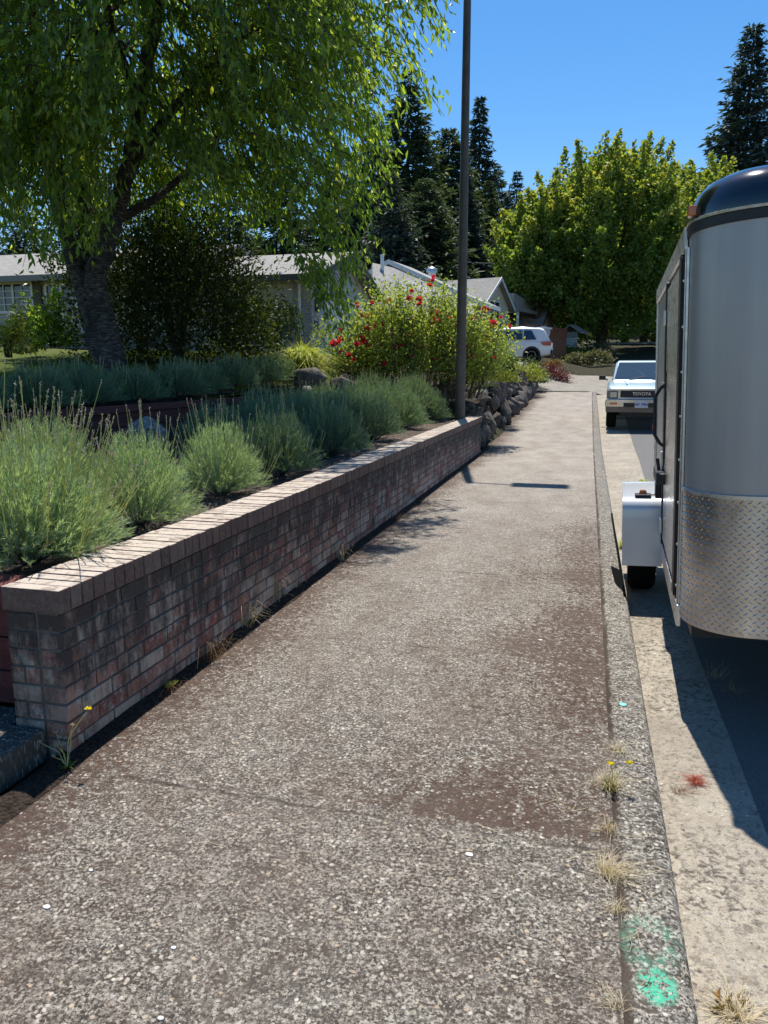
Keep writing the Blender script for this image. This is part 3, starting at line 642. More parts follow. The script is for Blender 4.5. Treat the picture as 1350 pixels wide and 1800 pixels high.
q = atd(250, 620, 15.5); dome_tree('garden_tree', (q[0], q[1], zl(q[0], q[1])), 1.6, 1.5, 3.9, 11000, .10, M['jmaple'], 'slim multi stemmed garden tree with fine sunlit leaves behind the silvery trunks', stems=6, seed=5, zlow=.42, asp=.45)

# ------------------------------------------------------------------ rose bush
q = atd(728, 690, 16.2); rz0 = zl(q[0], q[1]); RX, RY, RH = 2.0, 1.05, 2.45
root = empty('rose_bush', (q[0], q[1], rz0-.05), label='big rambling rose bush with magenta blooms behind the lavender and lamp post', cat='rose bush')
rg = np.random.default_rng(31); m = MB(); Ps = []; Ds = []
for k in range(190):
    a = rg.uniform(0, 2*np.pi); e = math.sqrt(rg.uniform(.02, 1)); bx, by = math.cos(a)*RX*e, math.sin(a)*RY*e
    top = RH*(1-.48*(abs(bx+.0)/RX)**2.2)*rg.uniform(.62, 1.0)
    b0 = np.array([bx*.72, by*.72, 0]); t1 = np.array([bx*1.02+rg.normal()*.15, by*1.02+rg.normal()*.15, top]); mm = b0*.5+t1*.5+rg.normal(size=3)*.12
    m.tube([b0, mm, t1], [.010, .008, .004], 4, cap=False)
    kk = 130; t = rg.uniform(.30, 1.02, kk)[:, None]; P = (1-t)**2*b0+2*t*(1-t)*mm+t*t*t1+rg.normal(size=(kk, 3))*np.array([.15, .15, .12])
    Ps.append(P); Ds.append(rg.normal(size=(kk, 3))+np.array([0, -.2, .25]))
    for w in range(3): m.tube([P[w], P[w]*.5+t1*.5], [.004, .003], 3, cap=False)
m.build('canes', M['twig'], root); P = np.concatenate(Ps); n = len(P)
leaves('foliage', P, np.concatenate(Ds), rg.uniform(.05, .09, n), rg.uniform(.032, .055, n), M['rose'], root)
def flower_mesh(r=.055):
    rg = np.random.default_rng(2); n = 16; a = rg.uniform(0, 2*np.pi, n); el = rg.uniform(.1, 1.3, n)
    D = np.stack([np.cos(a)*np.cos(el), np.sin(a)*np.cos(el), np.sin(el)], 1)
    return leaf_arr(np.zeros((n, 3)), D, r*1.15, r*1.2, N=np.stack([-np.cos(a)*np.sin(el), -np.sin(a)*np.sin(el), np.cos(el)], 1), wide=.6)
V, T = flower_mesh(.062); f0 = fastmesh('rose_flower', V, T, M['petal'], root)
spots = [(762,487),(752,495),(764,492),(755,504),(724,512),(720,526),(737,528),(738,537),(724,532),(697,553),(686,583),(694,590),(703,588),(717,590),(721,589),(655,535),(632,552),(637,557),(648,557),(630,540),(626,536),(661,572),(693,597),(757,545),(735,560),(733,558),(757,566),(768,553),(792,560),(794,565),(720,627),(705,612),(672,610),(640,605),(598,598),(586,604),(597,603),(645,580),(868,570),(864,575),(851,543),(856,548),(846,560),(838,580),(893,575),(862,568),(868,630),(788,598),(745,580),(855,590),(825,600),(655,660),(664,560),(680,640),(815,612),(880,560),(770,600)]
spots += [(float(rg.uniform(590, 885)), float(rg.uniform(530, 640))) for _ in range(36)]
for i, (u, v) in enumerate(spots):
    f = f0 if i == 0 else f0.copy()
    if i: COL.objects.link(f); f.parent = root
    s = rg.uniform(.75, 1.35)
    f.location = Vector(atd(u, v, 15.35+rg.uniform(-.15, .5)))-root.location; f.scale = (s, s, s); f.rotation_euler = (rg.uniform(-.9, .9)+.5, rg.uniform(-.9, .9), rg.uniform(0, 6))

# ------------------------------------------------------------------ other garden plants
def tuft(name, loc, rad, hgt, n, w, mat, label, cat, group=None, arch=.5, seed=0, up=1.0, base=.15):
    rg = np.random.default_rng(seed); a = rg.uniform(0, 2*np.pi, n); e = rg.uniform(0, 1, n)**.8; a2 = a+rg.normal(size=n)*.9
    b = np.stack([np.cos(a)*rad*base*e, np.sin(a)*rad*base*e, np.zeros(n)], 1); L = hgt*rg.uniform(.35, 1.15, n)
    o = np.stack([np.cos(a2), np.sin(a2), np.zeros(n)], 1)+rg.normal(size=(n, 3))*.3+np.array([rg.normal()*.25, rg.normal()*.25, 0]); o[:, 2] = 0
    p1 = b+o*(rad*.45*e*rg.uniform(.5, 1.4, n))[:, None]+np.array([0,0,1])*(L*.75*up)[:, None]; p2 = b+o*(rad*(.3+.9*e)*rg.uniform(.6, 1.3, n))[:, None]+rg.normal(size=(n, 3))*rad*.14+np.array([0,0,1])*(L*(1-arch*e))[:, None]; p2[:, 2] = np.maximum(p2[:, 2], .004)
    S = nrm(np.cross(o+1e-3, np.array([0, 0, 1.]))) * (w*.5)
    V = np.stack([b-S, b+S, p1+S*.9, p1-S*.9, p2], 1).reshape(-1, 3); i = np.arange(n)[:, None]*5
    T = np.concatenate([i+np.array([[0,1,2]]), i+np.array([[0,2,3]]), i+np.array([[3,2,4]])], 1).reshape(-1, 3)
    ob = fastmesh(name, V, T, mat); ob.location = loc; return tag(ob, label, cat, group)
def tuftz(u, v, D): q = atd(u, v, D); return (q[0], q[1], zl(q[0], q[1])-.02)
q = tuftz(535, 655, 14.3); tuft('ornamental_grass', (q[0], q[1], atd(535, 657, 14.3)[2]-.1), .62, .68, 1500, .016, M['grassy'], 'bright yellow green clump of arching ornamental grass left of the rose bush', 'grass clump', seed=2, arch=.55)
def shrub(u, v, D, rx, ry, h, n, l, mat, label, seed, **k):
    q = atd(u, v, D); return dome_tree('shrub', (q[0], q[1], q[2]), rx, ry, h, n, l, mat, label, 'shrub', stems=5, seed=seed, stem_r=.02, **k)
shrub(905, 668, 29, .95, .9, .62, 3500, .085, M['lime'], 'low yellow green spreading shrub on top of the stone wall', 61, shell=.8)
shrub(925, 672, 31, .8, .8, .75, 3000, .085, M['green'], 'rounded green shrub beside the red shrub by the driveway', 62, shell=.8)
shrub(968, 680, 33.5, .85, .7, .95, 3600, .08, M['barb'], 'dark red barberry shrub at the driveway edge', 63, shell=.7)
shrub(972, 648, 36, .38, .38, .42, 700, .09, M['orange'], 'small orange tinted shrub behind the parked white car', 64)
shrub(1020, 652, 44, 1.0, .9, .8, 2200, .16, M['sage'], 'greyish sage shrub in the shade at the curve of the road', 65)
shrub(1000, 648, 46, .8, .9, .7, 1500, .16, M['sage'], 'dull low bush left of the sage shrub in the shade', 66)
shrub(880, 660, 19.5, .5, .5, .6, 1800, .07, M['green'], 'dark green shrub filling behind the rose bush right side', 67)
shrub(845, 672, 16.2, .7, .45, .28, 2400, .05, M['lime'], 'creeping pale green ground plant draped over the upper stones', 68, shell=.8)
shrub(15, 622, 12.5, .42, .4, .5, 1800, .06, M['lime'], 'small pale green bush left of the silvery trunks', 69)
shrub(60, 612, 14.5, .6, .5, .7, 900, .11, M['green'], 'broad leaved green bush below the shuttered window', 70)
shrub(92, 605, 14.0, .38, .4, 1.0, 600, .13, M['cherry'], 'dark leafy bush against the left side of the silvery trunks', 71)
shrub(435, 612, 16.5, .55, .5, 1.0, 2400, .08, M['green'], 'light green shrub beside the weeping conifer by the house', 72, shell=.7)
shrub(400, 618, 15.5, .5, .4, .4, 900, .07, M['green'], 'low dark edging shrub at the back of the lawn', 74, shell=.7)
shrub(1035, 640, 43, 1.3, 1.0, .7, 1500, .17, M['sage'], 'dusky bush in the maple shade right of the sage shrub', 400)
shrub(1010, 632, 50, 1.3, 1.0, .7, 1500, .17, M['green'], 'dark low bush under the big maple', 401)
shrub(1050, 625, 52, 1.3, 1.0, .7, 1500, .17, M['sage'], 'dark bush beside the thin maple stem', 402)
shrub(985, 628, 48, 1.3, 1.0, .7, 1500, .17, M['green'], 'dark bush at the foot of the trellis shed', 403)
# weeping conifer by the house
q = atd(487, 612, 17.3); root = empty('weeping_conifer', tuple(q), label='blue green weeping conifer mound in front of the house wall', cat='shrub')
rg = np.random.default_rng(8); m = MB(); m.tube([(0,0,-.1), (.05,0,.6), (0,0,1.1)], [.06, .05, .03], 6); m.build('trunk', M['bark'], root)
Ps = []; Ds = []
for k in range(260):
    a = rg.uniform(0, 2*np.pi); e = rg.uniform(.1, 1)**.6; top = np.array([math.cos(a)*.35*e, math.sin(a)*.35*e, 1.15-.15*e]); end = np.array([math.cos(a)*.66*e, math.sin(a)*.6*e, rg.uniform(.02, .5)])
    mid = np.array([math.cos(a)*.62*e, math.sin(a)*.58*e, 1.0]); t = rg.uniform(0, 1, 34)[:, None]
    Ps.append((1-t)**2*top+2*t*(1-t)*mid+t*t*end); Ds.append(np.array([0,0,-1.])+np.array([math.cos(a), math.sin(a), 0])*.3+rg.normal(size=(34, 3))*.25)
leaves('foliage', np.concatenate(Ps), np.concatenate(Ds), .085, .02, M['weep'], root)

# lawn grass blades where the sun falls between the trees (uncountable)
n = 16000; rg = np.random.default_rng(14); P = np.stack([rg.uniform(-9.5, -5.0, n), rg.uniform(10.5, 15.1, n), np.zeros(n)], 1)
P[:, 2] = [zl(a, b)+.0 for a, b in P[:, :2]]
D = rg.normal(size=(n, 3))*.45+np.array([0, 0, 1.]); tag(leaves('grass', P, D, rg.uniform(.05, .10, n), .009, M['lawnblade']), kind='stuff', label='short sunlit lawn grass behind the upper lavender bed', cat='grass')

# ------------------------------------------------------------------ conifers
def fir(name, loc, h, rad, seed, mat, label, group, dens=1.0, droop=.25, el=1.0, zb=.08, taper=.85):
    rg = np.random.default_rng(seed); root = empty(name, loc, label=label, cat='conifer', group=group)
    m = MB(); m.tube([(0,0,-.5), (0,0,h*.4), (0,0,h*.97)], [h*.016, h*.011, .03], 7); Ps = []; Ds = []; Ls = []
    nl = int(34*dens+h*.6)
    for i in range(nl):
        f = zb+(1-zb)*(i+rg.uniform(-.3, .3))/nl; z = h*f; nb = int(rg.integers(8, 12))
        for b in range(nb):
            a = rg.uniform(0, 2*np.pi); L = 1.5*rad*(1-f)**taper*rg.uniform(.5, 1.12)+h*.008
            o = np.array([math.cos(a), math.sin(a), 0]); k = max(6, int(7+26*L/rad*dens)); t = rg.uniform(.12, 1, k)
            cz = z-droop*L*t+.20*L*t**3
            side = np.array([-o[1], o[0], 0]); w = rg.uniform(-1, 1, k)*L*.24*(1-.6*t)
            P = o*(L*t)[:, None]+side*w[:, None]; P[:, 2] = cz-np.abs(w)*.3+rg.normal(size=k)*.03*L
            D = o*.8+side*(np.sign(w)*.8)[:, None]+np.array([0, 0, -.12])+rg.normal(size=(k, 3))*.35
            Ps.append(P); Ds.append(D); Ls.append(np.full(k, (.016*h+.09*L)*el))
            if b < 2: m.tube([(0,0,z), tuple(o*L*.5+np.array([0,0,z-droop*L*.5])), tuple(o*L*.92+np.array([0,0,z-droop*L*.92+.15*L]))], [.006*h*(1-f)+.01, .004*h*(1-f)+.008, .008], 3, cap=False)
    m.build('trunk', M['bark'], root); L = np.concatenate(Ls)
    leaves('crown', np.concatenate(Ps), np.concatenate(Ds), 1.15*L*rg.uniform(.7, 1.3, len(L)), L*.40, mat, root, N=rg.normal(size=(len(L), 3))*.6+np.array([0, 0, 1])); return root
def same_place(u, v, b): d = ray(u, v); return CP+d*(math.hypot(b[0], b[1])/math.hypot(d[0], d[1]))
def put_fir(u_base, v_top, D, rad, seed, mat, label, u_top=None, **k):
    b = atd(u_base, 620, D); z0 = gz(b[0], b[1]); t = same_place(u_top or u_base, v_top, b); return fir('conifer', (b[0], b[1], z0), t[2]-z0, rad, seed, mat, label, 'conifers standing behind the houses', **k)
put_fir(1280, 45, 82, 5.2, 71, M['fir2'], 'tall open blue grey spruce on the right behind the big maple', dens=1.15, droop=.1, el=.9, taper=.75)
put_fir(835, 165, 88, 3.4, 72, M['fir2'], 'tallest slim drooping fir just right of the lamp post', dens=1.0, droop=.45)
put_fir(783, 222, 78, 4.4, 73, M['fir'], 'dense dark fir seen left of the lamp post', dens=1.4, taper=.62)
put_fir(715, 120, 70, 5.0, 74, M['fir'], 'broad black green fir half hidden by the edge of the weeping tree', dens=1.3)
put_fir(655, 200, 66, 4.8, 75, M['fir'], 'dark fir rising above the garage gable', dens=1.2)
put_fir(868, 285, 92, 3.0, 76, M['fir'], 'short dark fir between the slim fir and the big maple', dens=1.0)
put_fir(900, 298, 96, 3.0, 77, M['fir'], 'dark fir touching the left edge of the big maple')
put_fir(815, 300, 70, 2.9, 78, M['fir2'], 'greyish narrow fir directly behind the lamp post', dens=1.2, droop=.5)
put_fir(590, 260, 72, 4.6, 79, M['fir'], 'dark fir behind the drooping right side of the weeping tree')
put_fir(500, 230, 75, 4.8, 80, M['fir'], 'dark fir seen through the middle of the weeping tree')
put_fir(745, 310, 62, 3.8, 81, M['fir'], 'low bushy dark fir above the long roof', dens=1.4, taper=.6)
put_fir(925, 380, 75, 3.4, 82, M['fir'], 'shaded fir in the gap behind the big maple and the porch', dens=1.1)
put_fir(300, 330, 60, 4.4, 83, M['fir'], 'dark fir behind the house to the left of the laceleaf maple')
for i_, (u_, v_, nm_) in enumerate([(905, 455, 'leftmost'), (960, 440, 'second'), (1020, 450, 'middle'), (1085, 440, 'fourth'), (1150, 430, 'fifth'), (1225, 420, 'rightmost')]):
    put_fir(u_, v_, 112, 5.6, 120+i_, M['fir'], '%s dark fir in the far shaded belt glimpsed beneath the maples' % nm_, dens=1.0, taper=.5, zb=.02)
put_fir(690, 300, 58, 3.6, 85, M['fir2'], 'shorter bluish fir with drooping boughs over the long roof, left of the low bushy fir', dens=1.2)
put_fir(852, 315, 80, 3.8, 86, M['fir'], 'dark fir filling the gap right of the lamp post below the slim tall fir', dens=1.2)
put_fir(885, 340, 72, 2.6, 87, M['fir2'], 'small greyish fir beside the left edge of the big maple', dens=1.1)
put_fir(410, 280, 70, 4.2, 88, M['fir'], 'dark fir glimpsed through the middle branches above the laceleaf maple')
put_fir(60, 330, 64, 4.4, 84, M['fir'], 'dark fir above the roof at the far left')

# ------------------------------------------------------------------ big maples at the end of the street
def maple(name, loc, rx, ry, h, zlow, npl, seed, label, lean=0, plen=1.0):
    rg = np.random.default_rng(seed); root = empty(name, loc, label=label, cat='maple tree', group='leafy maples at the bend of the street')
    m = MB(); r = random.Random(seed)
    m.tube([(0,0,-.5), (.1,0,h*.16), (.2,.1,h*.3)], [.42, .34, .28], 9)
    for k in range(9):
        a = 2*math.pi*k/9+r.uniform(-.2, .2); f = r.uniform(.4, .85)
        m.tube([(.1,0,h*.14), (rx*.25*f*math.cos(a), ry*.25*f*math.sin(a), h*.36), (rx*.6*f*math.cos(a), ry*.6*f*math.sin(a), h*.62), (rx*.75*f*math.cos(a), ry*.75*f*math.sin(a), h*.85)], [.2, .14, .08, .03], 5)
    m.build('trunk', M['bark'], root)
    A = ([], [], []); B = ([], [], [])
    for k in range(npl):
        d = rdir_(rg, 1)[0]; e = rg.uniform(.35, 1.0)**.45
        zc = h*(zlow+(1-zlow)*.42); c_ = np.array([d[0]*rx, d[1]*ry, 0])*e; c_[2] = zc+d[2]*e*((h-zc)*.84 if d[2] > 0 else (zc-zlow*h))
        out = nrm(np.array([d[0], d[1], .0])+1e-6); L = rg.uniform(1.3, 2.9)*plen; ax = nrm(np.array([0,0,1.])+out*(.85*(1-max(d[2], 0)))+rg.normal(size=3)*.24)
        kk = int(190*L/2.4); t = rg.uniform(0, 1, kk); w = (.62*(1-t)**.8+.07)*plen
        P = c_+ax*(t*L)[:, None]+rg.normal(size=(kk, 3))*(w*.55)[:, None]; D = rg.normal(size=(kk, 3))*.8+np.array([0,0,.1])+out*.4
        s = rg.uniform(.16, .31, kk)
        hi = (t > .42) & (rg.random(kk) < (.75 if d[2] > .1 else .12))
        for S, msk in ((A, ~hi), (B, hi)): S[0].append(P[msk]); S[1].append(D[msk]); S[2].append(s[msk])
    for S, nmn, mt in ((A, 'crown', M['bigmaple']), (B, 'new_growth', M['newleaf'])):
        L = np.concatenate(S[2]); leaves(nmn, np.concatenate(S[0]), np.concatenate(S[1]), L, L*.8, mt, root, N=rg.normal(size=(len(L), 3))+np.array([0, -.3, .7]))
    return root
def put_maple(u, D, rx, vt, zlow, npl, seed, label, plen=1.0):
    b = atd(u, 612, D); z0 = gz(b[0], b[1]); t = same_place(u, vt, b); return maple('maple_tree', (b[0], b[1], z0), rx, rx*.85, t[2]-z0, zlow, npl, seed, label, plen=plen)
put_maple(1055, 54, 5.9, 268, 0.05, 520, 91, 'biggest light green maple with upright shoots at the bend of the street')
put_maple(1210, 60, 5.6, 300, 0.05, 440, 92, 'bushy maple on the right partly hidden by the trailer roof')
put_maple(938, 52, 2.6, 352, 0.2, 150, 93, 'smaller bright maple hanging over the end of the porch on the left', .8)
put_maple(1130, 74, 6.0, 290, 0.0, 330, 94, 'dark shaded maple behind the two sunlit ones')

# ------------------------------------------------------------------ houses
def siding(name, c):
    g = NG(name); X, Y, Z = g.sep(); w = g.math('FRACT', g.math('MULTIPLY', Z, 6.2)); ln = g.ramp(w, [(0, 0), (.10, 1)])
    col = g.mix(ln, tuple(x*.75 for x in c), c); col = g.mix(g.ramp(g.noise(3, 4), [(.4, 0), (.8, .15)]), col, tuple(x*.8 for x in c))
    g.fin(col, .6, 0, .3); g.bump(w, .5, .02); return g.mat
def shingle(name, c):
    g = NG(name); b = g.n('ShaderNodeTexBrick'); g.L(g.map((1,1,1)), b.inputs['Vector']); b.inputs['Scale'].default_value = 3.2
    b.inputs['Color1'].default_value = tuple(c)+(1,); b.inputs['Color2'].default_value = tuple(x*.72 for x in c)+(1,); b.inputs['Mortar'].default_value = tuple(x*.5 for x in c)+(1,)
    b.inputs['Mortar Size'].default_value = .03; b.inputs['Row Height'].default_value = .45; b.inputs['Brick Width'].default_value = .9
    col = g.mix(g.ramp(g.noise(25, 5, .7), [(.35, 0), (.7, .6)]), b.outputs[0], tuple(x*1.25 for x in c)); g.fin(col, .9, 0, .2); g.bump(b.outputs['Fac'], .4, .02); return g.mat
M['sidA'] = siding('pale_grey_siding', (.44,.43,.39)); M['sidB'] = siding('cream_siding', (.50,.46,.38)); M['sidC'] = siding('warm_cream_siding', (.60,.54,.40)); M['sidD'] = siding('beige_siding', (.26,.235,.19))
M['shA'] = shingle('grey_shingles', (.29,.275,.25)); M['shB'] = shingle('light_shingles', (.34,.325,.30))
M['white'] = plain('white_trim', (.74,.73,.70), .5, var=.05); M['dgrey'] = plain('dark_trim', (.075,.07,.065), .6); M['olive'] = plain('olive_shutter', (.075,.07,.045), .6)
M['greytrim'] = plain('grey_brown_trim', (.24,.22,.20), .6, var=.05); M['galv'] = plain('galvanised', (.55,.55,.55), .35, .8)
g = NG('window_glass'); g.fin((.03,.04,.045), .06, 0, .8); M['glass'] = g.mat
g = NG('pale_brick'); b = g.n('ShaderNodeTexBrick'); mp = g.map((1,1,1)); X, Y, Z = g.sep(); cx = g.n('ShaderNodeCombineXYZ'); g.L(g.math('ADD', X, Y), cx.inputs[0]); g.L(Z, cx.inputs[1]); g.L(cx.outputs[0], b.inputs['Vector'])
b.inputs['Scale'].default_value = 5; b.inputs['Color1'].default_value = (.42,.36,.31,1); b.inputs['Color2'].default_value = (.26,.23,.215,1); b.inputs['Mortar'].default_value = (.40,.38,.35,1); b.inputs['Row Height'].default_value = .35; b.inputs['Brick Width'].default_value = 1.0; b.inputs['Mortar Size'].default_value = .03
g.fin(b.outputs[0], .9); M['pbrick'] = g.mat

def gable_roof(root, name, x0, x1, y0, y1, ze, pitch, ov, th, mat, ridge='x', fmat=None):
    """roof over the rectangle; ridge along the named axis; returns ridge height"""
    m = MB(); f = MB()
    if ridge == 'x':
        ym = (y0+y1)/2; hw = (y1-y0)/2; zr = ze+hw*pitch; zo = ze-ov*pitch
        prof = [(y0-ov, zo), (ym, zr), (y1+ov, zo), (y1+ov, zo-th), (ym, zr-th), (y0-ov, zo-th)]
        m.prism([(a, b) for a, b in prof], x0-ov, x1+ov, 'x')
        if fmat:
            for xx in (x0-ov-.03, x1+ov): f.prism([(y0-ov, zo+.01), (ym, zr+.01), (y1+ov, zo+.01), (y1+ov, zo-.19), (ym, zr-.19), (y0-ov, zo-.19)], xx, xx+.03, 'x')
            f.box((x0-ov, y0-ov-.04, zo-.16), (x1+ov, y0-ov-.002, zo-.005)); f.box((x0-ov, y1+ov+.002, zo-.16), (x1+ov, y1+ov+.04, zo-.005))
    else:
        xm = (x0+x1)/2; hw = (x1-x0)/2; zr = ze+hw*pitch; zo = ze-ov*pitch
        m.prism([(x0-ov, zo), (xm, zr), (x1+ov, zo), (x1+ov, zo-th), (xm, zr-th), (x0-ov, zo-th)], y0-ov, y1+ov, 'y')
        if fmat:
            for yy in (y0-ov-.03, y1+ov): f.prism([(x0-ov, zo+.01), (xm, zr+.01), (x1+ov, zo+.01), (x1+ov, zo-.19), (xm, zr-.19), (x0-ov, zo-.19)], yy, yy+.03, 'y')
            f.box((x0-ov-.04, y0-ov, zo-.16), (x0-ov-.002, y1+ov, zo-.005)); f.box((x1+ov+.002, y0-ov, zo-.16), (x1+ov+.04, y1+ov, zo-.005))
    r = m.build(name, mat, root)
    if fmat: f.build('fascia', fmat, r)
    return r, zr
def gable_wall(root, x0, x1, y0, y1, z0, ze, pitch, mat, ridge='x', name='wall'):
    m = MB()
    if ridge == 'x':
        ym = (y0+y1)/2; m.prism([(y0, z0), (y1, z0), (y1, ze-.1), (ym, ze-.1+(y1-y0)/2*pitch), (y0, ze-.1)], x0, x1, 'x')
    else:
        xm = (x0+x1)/2; m.prism([(x0, z0), (x1, z0), (x1, ze-.1), (xm, ze-.1+(x1-x0)/2*pitch), (x0, ze-.1)], y0, y1, 'y')
    return m.build(name, mat, root)
def window(root, x0, x1, y, z0, z1, nx=2, nz=3, fm='white', axis='y', sgn=-1, mull=True):
    """window in plane y (facing -y) or plane x (facing +x when axis='x')"""
    def B(mb, a0, a1, d0, d1, c0, c1):
        if axis == 'y': mb.box((a0, y+sgn*d1 if sgn < 0 else y+d0, c0), (a1, y+sgn*d0 if sgn < 0 else y+d1, c1))
        else: mb.box((y+d0, a0, c0), (y+d1, a1, c1))
    f = MB(); t = .07
    B(f, x0-t, x1+t, .0, .05, z1, z1+t); B(f, x0-t, x1+t, .0, .07, z0-t, z0); B(f, x0-t, x0, .0, .05, z0, z1); B(f, x1, x1+t, .0, .05, z0, z1)
    for i in range(1, nx): xx = x0+(x1-x0)*i/nx; w = .035 if (mull and i*2 == nx) else .012; B(f, xx-w, xx+w, .012, .04, z0, z1)
    for i in range(1, nz): zz = z0+(z1-z0)*i/nz; B(f, x0, x1, .012, .032, zz-.011, zz+.011)
    fo = f.build('window', M[fm], root); gm = MB(); B(gm, x0, x1, .002, .012, z0, z1); gm.build('pane', M['glass'], fo); return fo
# --- the pale grey house of this yard
root = empty('house', (-10, 18.6, 1.9), label='pale grey single storey house with stone wainscot behind the left yard trees', cat='house')
OX, OY, OZ = -10, 18.6, 1.9
zE = 4.30-OZ
gable_wall(root, -16, -1.0, 0, 7.5, -.4, zE, .30, M['sidA'], 'x'); gable_roof(root, 'roof', -16, -1.0, 0, 7.5, zE, .30, .5, .14, M['shA'], 'x', M['greytrim'])
m = MB(); m.box((-16, -.07, -.4), (-1.2, -.003, .62)); m.box((-16, -.10, .62), (-1.2, -.003, .70)); m.build('wainscot', plain('grey_wainscot', (.21,.21,.22), .8, var=.2, sc=9), root)
q0 = aty(2, 480, 18.6); q1 = aty(58, 546, 18.6)
q0[2] = min(q0[2], OZ+zE-.32); window(root, q0[0]-OX-.25, q1[0]-OX, 0, q1[2]-OZ, q0[2]-OZ, 4, 4)
m = MB(); m.box((q1[0]-OX+.09, -.06, q1[2]-OZ-.08), (q1[0]-OX+.36, -.003, q0[2]-OZ+.08)); m.build('shutter', M['olive'], root)
window(root, -4.6, -3.7, 0, 1.0, 2.0, 2, 3)
# garage wing, gable towards the street
gx1 = -7.1-OX; gy0, gy1 = 19.2-OY, 24.7-OY
gable_wall(root, -4, gx1, gy0, gy1, -.4, 2.25, .31, M['sidA'], 'x', 'garage_wall'); gable_roof(root, 'garage_roof', -4, gx1, gy0, gy1, 2.25, .31, .38, .14, M['shA'], 'x', M['dgrey'])
m = MB(); m.box((gx1-.45, gy0-.05, -.4), (gx1+.05, gy0+.55, 2.2)); pil = m.build('brick_pier', M['pbrick'], root)
m = MB(); m.box((gx1+.053, gy0+.2, 1.25), (gx1+.16, gy0+.36, 1.5)); m.box((gx1+.053, gy0+.17, 1.5), (gx1+.19, gy0+.39, 1.54)); m.build('wall_lamp', M['dgrey'], pil, bevel=.01)
m = MB(); m.box((gx1+.053, gy0+.14, .82), (gx1+.07, gy0+.42, 1.0)); m.build('number_plaque', M['dgrey'], pil)
m = MB(); oc = [(math.cos(R(22.5+45*k))*.27+(gy0+gy1)/2, math.sin(R(22.5+45*k))*.30+2.56) for k in range(8)]; m.prism(oc, gx1+.003, gx1+.05, 'x')
for k in range(8): m.box((gx1+.051, (gy0+gy1)/2-.2, 2.33+.06*k), (gx1+.065, (gy0+gy1)/2+.2, 2.352+.06*k))
m.build('gable_vent', M['dgrey'], root)
m = MB(); m.box((gx1+.003, gy0+1.0, -.3), (gx1+.04, gy1-.7, 1.75))
for k in range(4): m.box((gx1+.041, gy0+1.1, -.2+.48*k), (gx1+.055, gy1-.8, .2+.48*k))
m.build('garage_door', M['white'], root)
qd = aty(528, 520, 19.2); m = MB(); xd = qd[0]-OX
m.tube([(xd-.45, gy0-.32, 2.18), (xd-.05, gy0-.1, 2.0), (xd, gy0-.07, 1.9), (xd, gy0-.07, .9), (xd+.05, gy0-.07, .8), (xd+.05, gy0-.07, -.1)], .04, 6); m.build('downspout', M['white'], root)
# --- second house behind, turned towards the bend of the street
yb = -R(8)
def hframe(P, yaw): c_, s_ = math.cos(yaw), math.sin(yaw); return (lambda W: np.array([(W[0]-P[0])*c_+(W[1]-P[1])*s_, -(W[0]-P[0])*s_+(W[1]-P[1])*c_, W[2]-P[2]]))
PK = atd(682, 456, 33); HB = (PK[0], PK[1], 2.3)
# find the right eave end on the gable plane (local y=0)
fr = hframe(HB, yb)
def on_local_y(u, v, HBp, yaw, yl):
    d = ray(u, v); f_ = hframe(HBp, yaw); a = f_(CP); b = f_(CP+d)-f_(CP); t = (yl-a[1])/b[1]; return a+b*t
def on_local_x(u, v, HBp, yaw, xl):
    d = ray(u, v); f_ = hframe(HBp, yaw); a = f_(CP); b = f_(CP+d)-f_(CP); t = (xl-a[0])/b[0]; return a+b*t
E1 = on_local_y(850, 532, HB, yb, 0); PKl = fr(PK)
hw = E1[0]; pit = (PKl[2]-E1[2])/hw
root = empty('house', HB, (0, 0, yb), label='low cream house with white rake boards and domed roof vent behind the rose bush', cat='house')
ovB = .55; zeB = E1[2]+ovB*pit; hwB = hw-ovB
gable_wall(root, -hwB, hwB, .6, 2.2, -.8, zeB, pit, M['sidD'], 'y'); rB, zr = gable_roof(root, 'roof', -hwB, hwB, .6, 2.2, zeB, pit, ovB, .16, M['shB'], 'y', M['white'])
sk = on_local_x(728, 466, HB, yb, .9); m = MB(); zz = PKl[2]-.9*pit
yv = 3.2
m.tube([(.9, yv, zz-.1), (.9, yv, zz+.18)], .2, 12); m.loft([[(.9+math.cos(k*.5236)*.27*c_, yv+math.sin(k*.5236)*.27*c_, zz+.18+h_) for k in range(12)] for c_, h_ in ((1, 0), (1, .08), (.85, .17), (.5, .24), (.1, .27))]); m.build('roof_vent', M['galv'], rB, smooth=True)
# lower roof in front of it, with a plumbing vent pipe
lw = atd(740, 520, 27.5)
m = MB(); a0 = fr(atd(655, 462, 29.0)); a1 = fr(atd(690, 470, 29.6)); b0 = fr(atd(835, 560, 28)); b1 = fr(atd(655, 545, 26))
m.add([tuple(a0), tuple(a1), tuple(fr(atd(838, 535, 31.5))), tuple(b0), tuple(b1)], [(0,1,2,3,4)])
lo_ = m.build('lower_roof', M['shB'], root)
sol = lo_.modifiers.new('s', 'SOLIDIFY'); sol.thickness = .12
pp = fr(atd(672, 470, 29)); m = MB(); m.tube([tuple(pp+np.array([0,0,-.3])), tuple(pp+np.array([0,0,.42]))], .07, 10); m.tube([tuple(pp+np.array([0,0,.40])), tuple(pp+np.array([0,0,.46]))], .085, 10); m.build('vent_pipe', M['galv'], root, smooth=True)
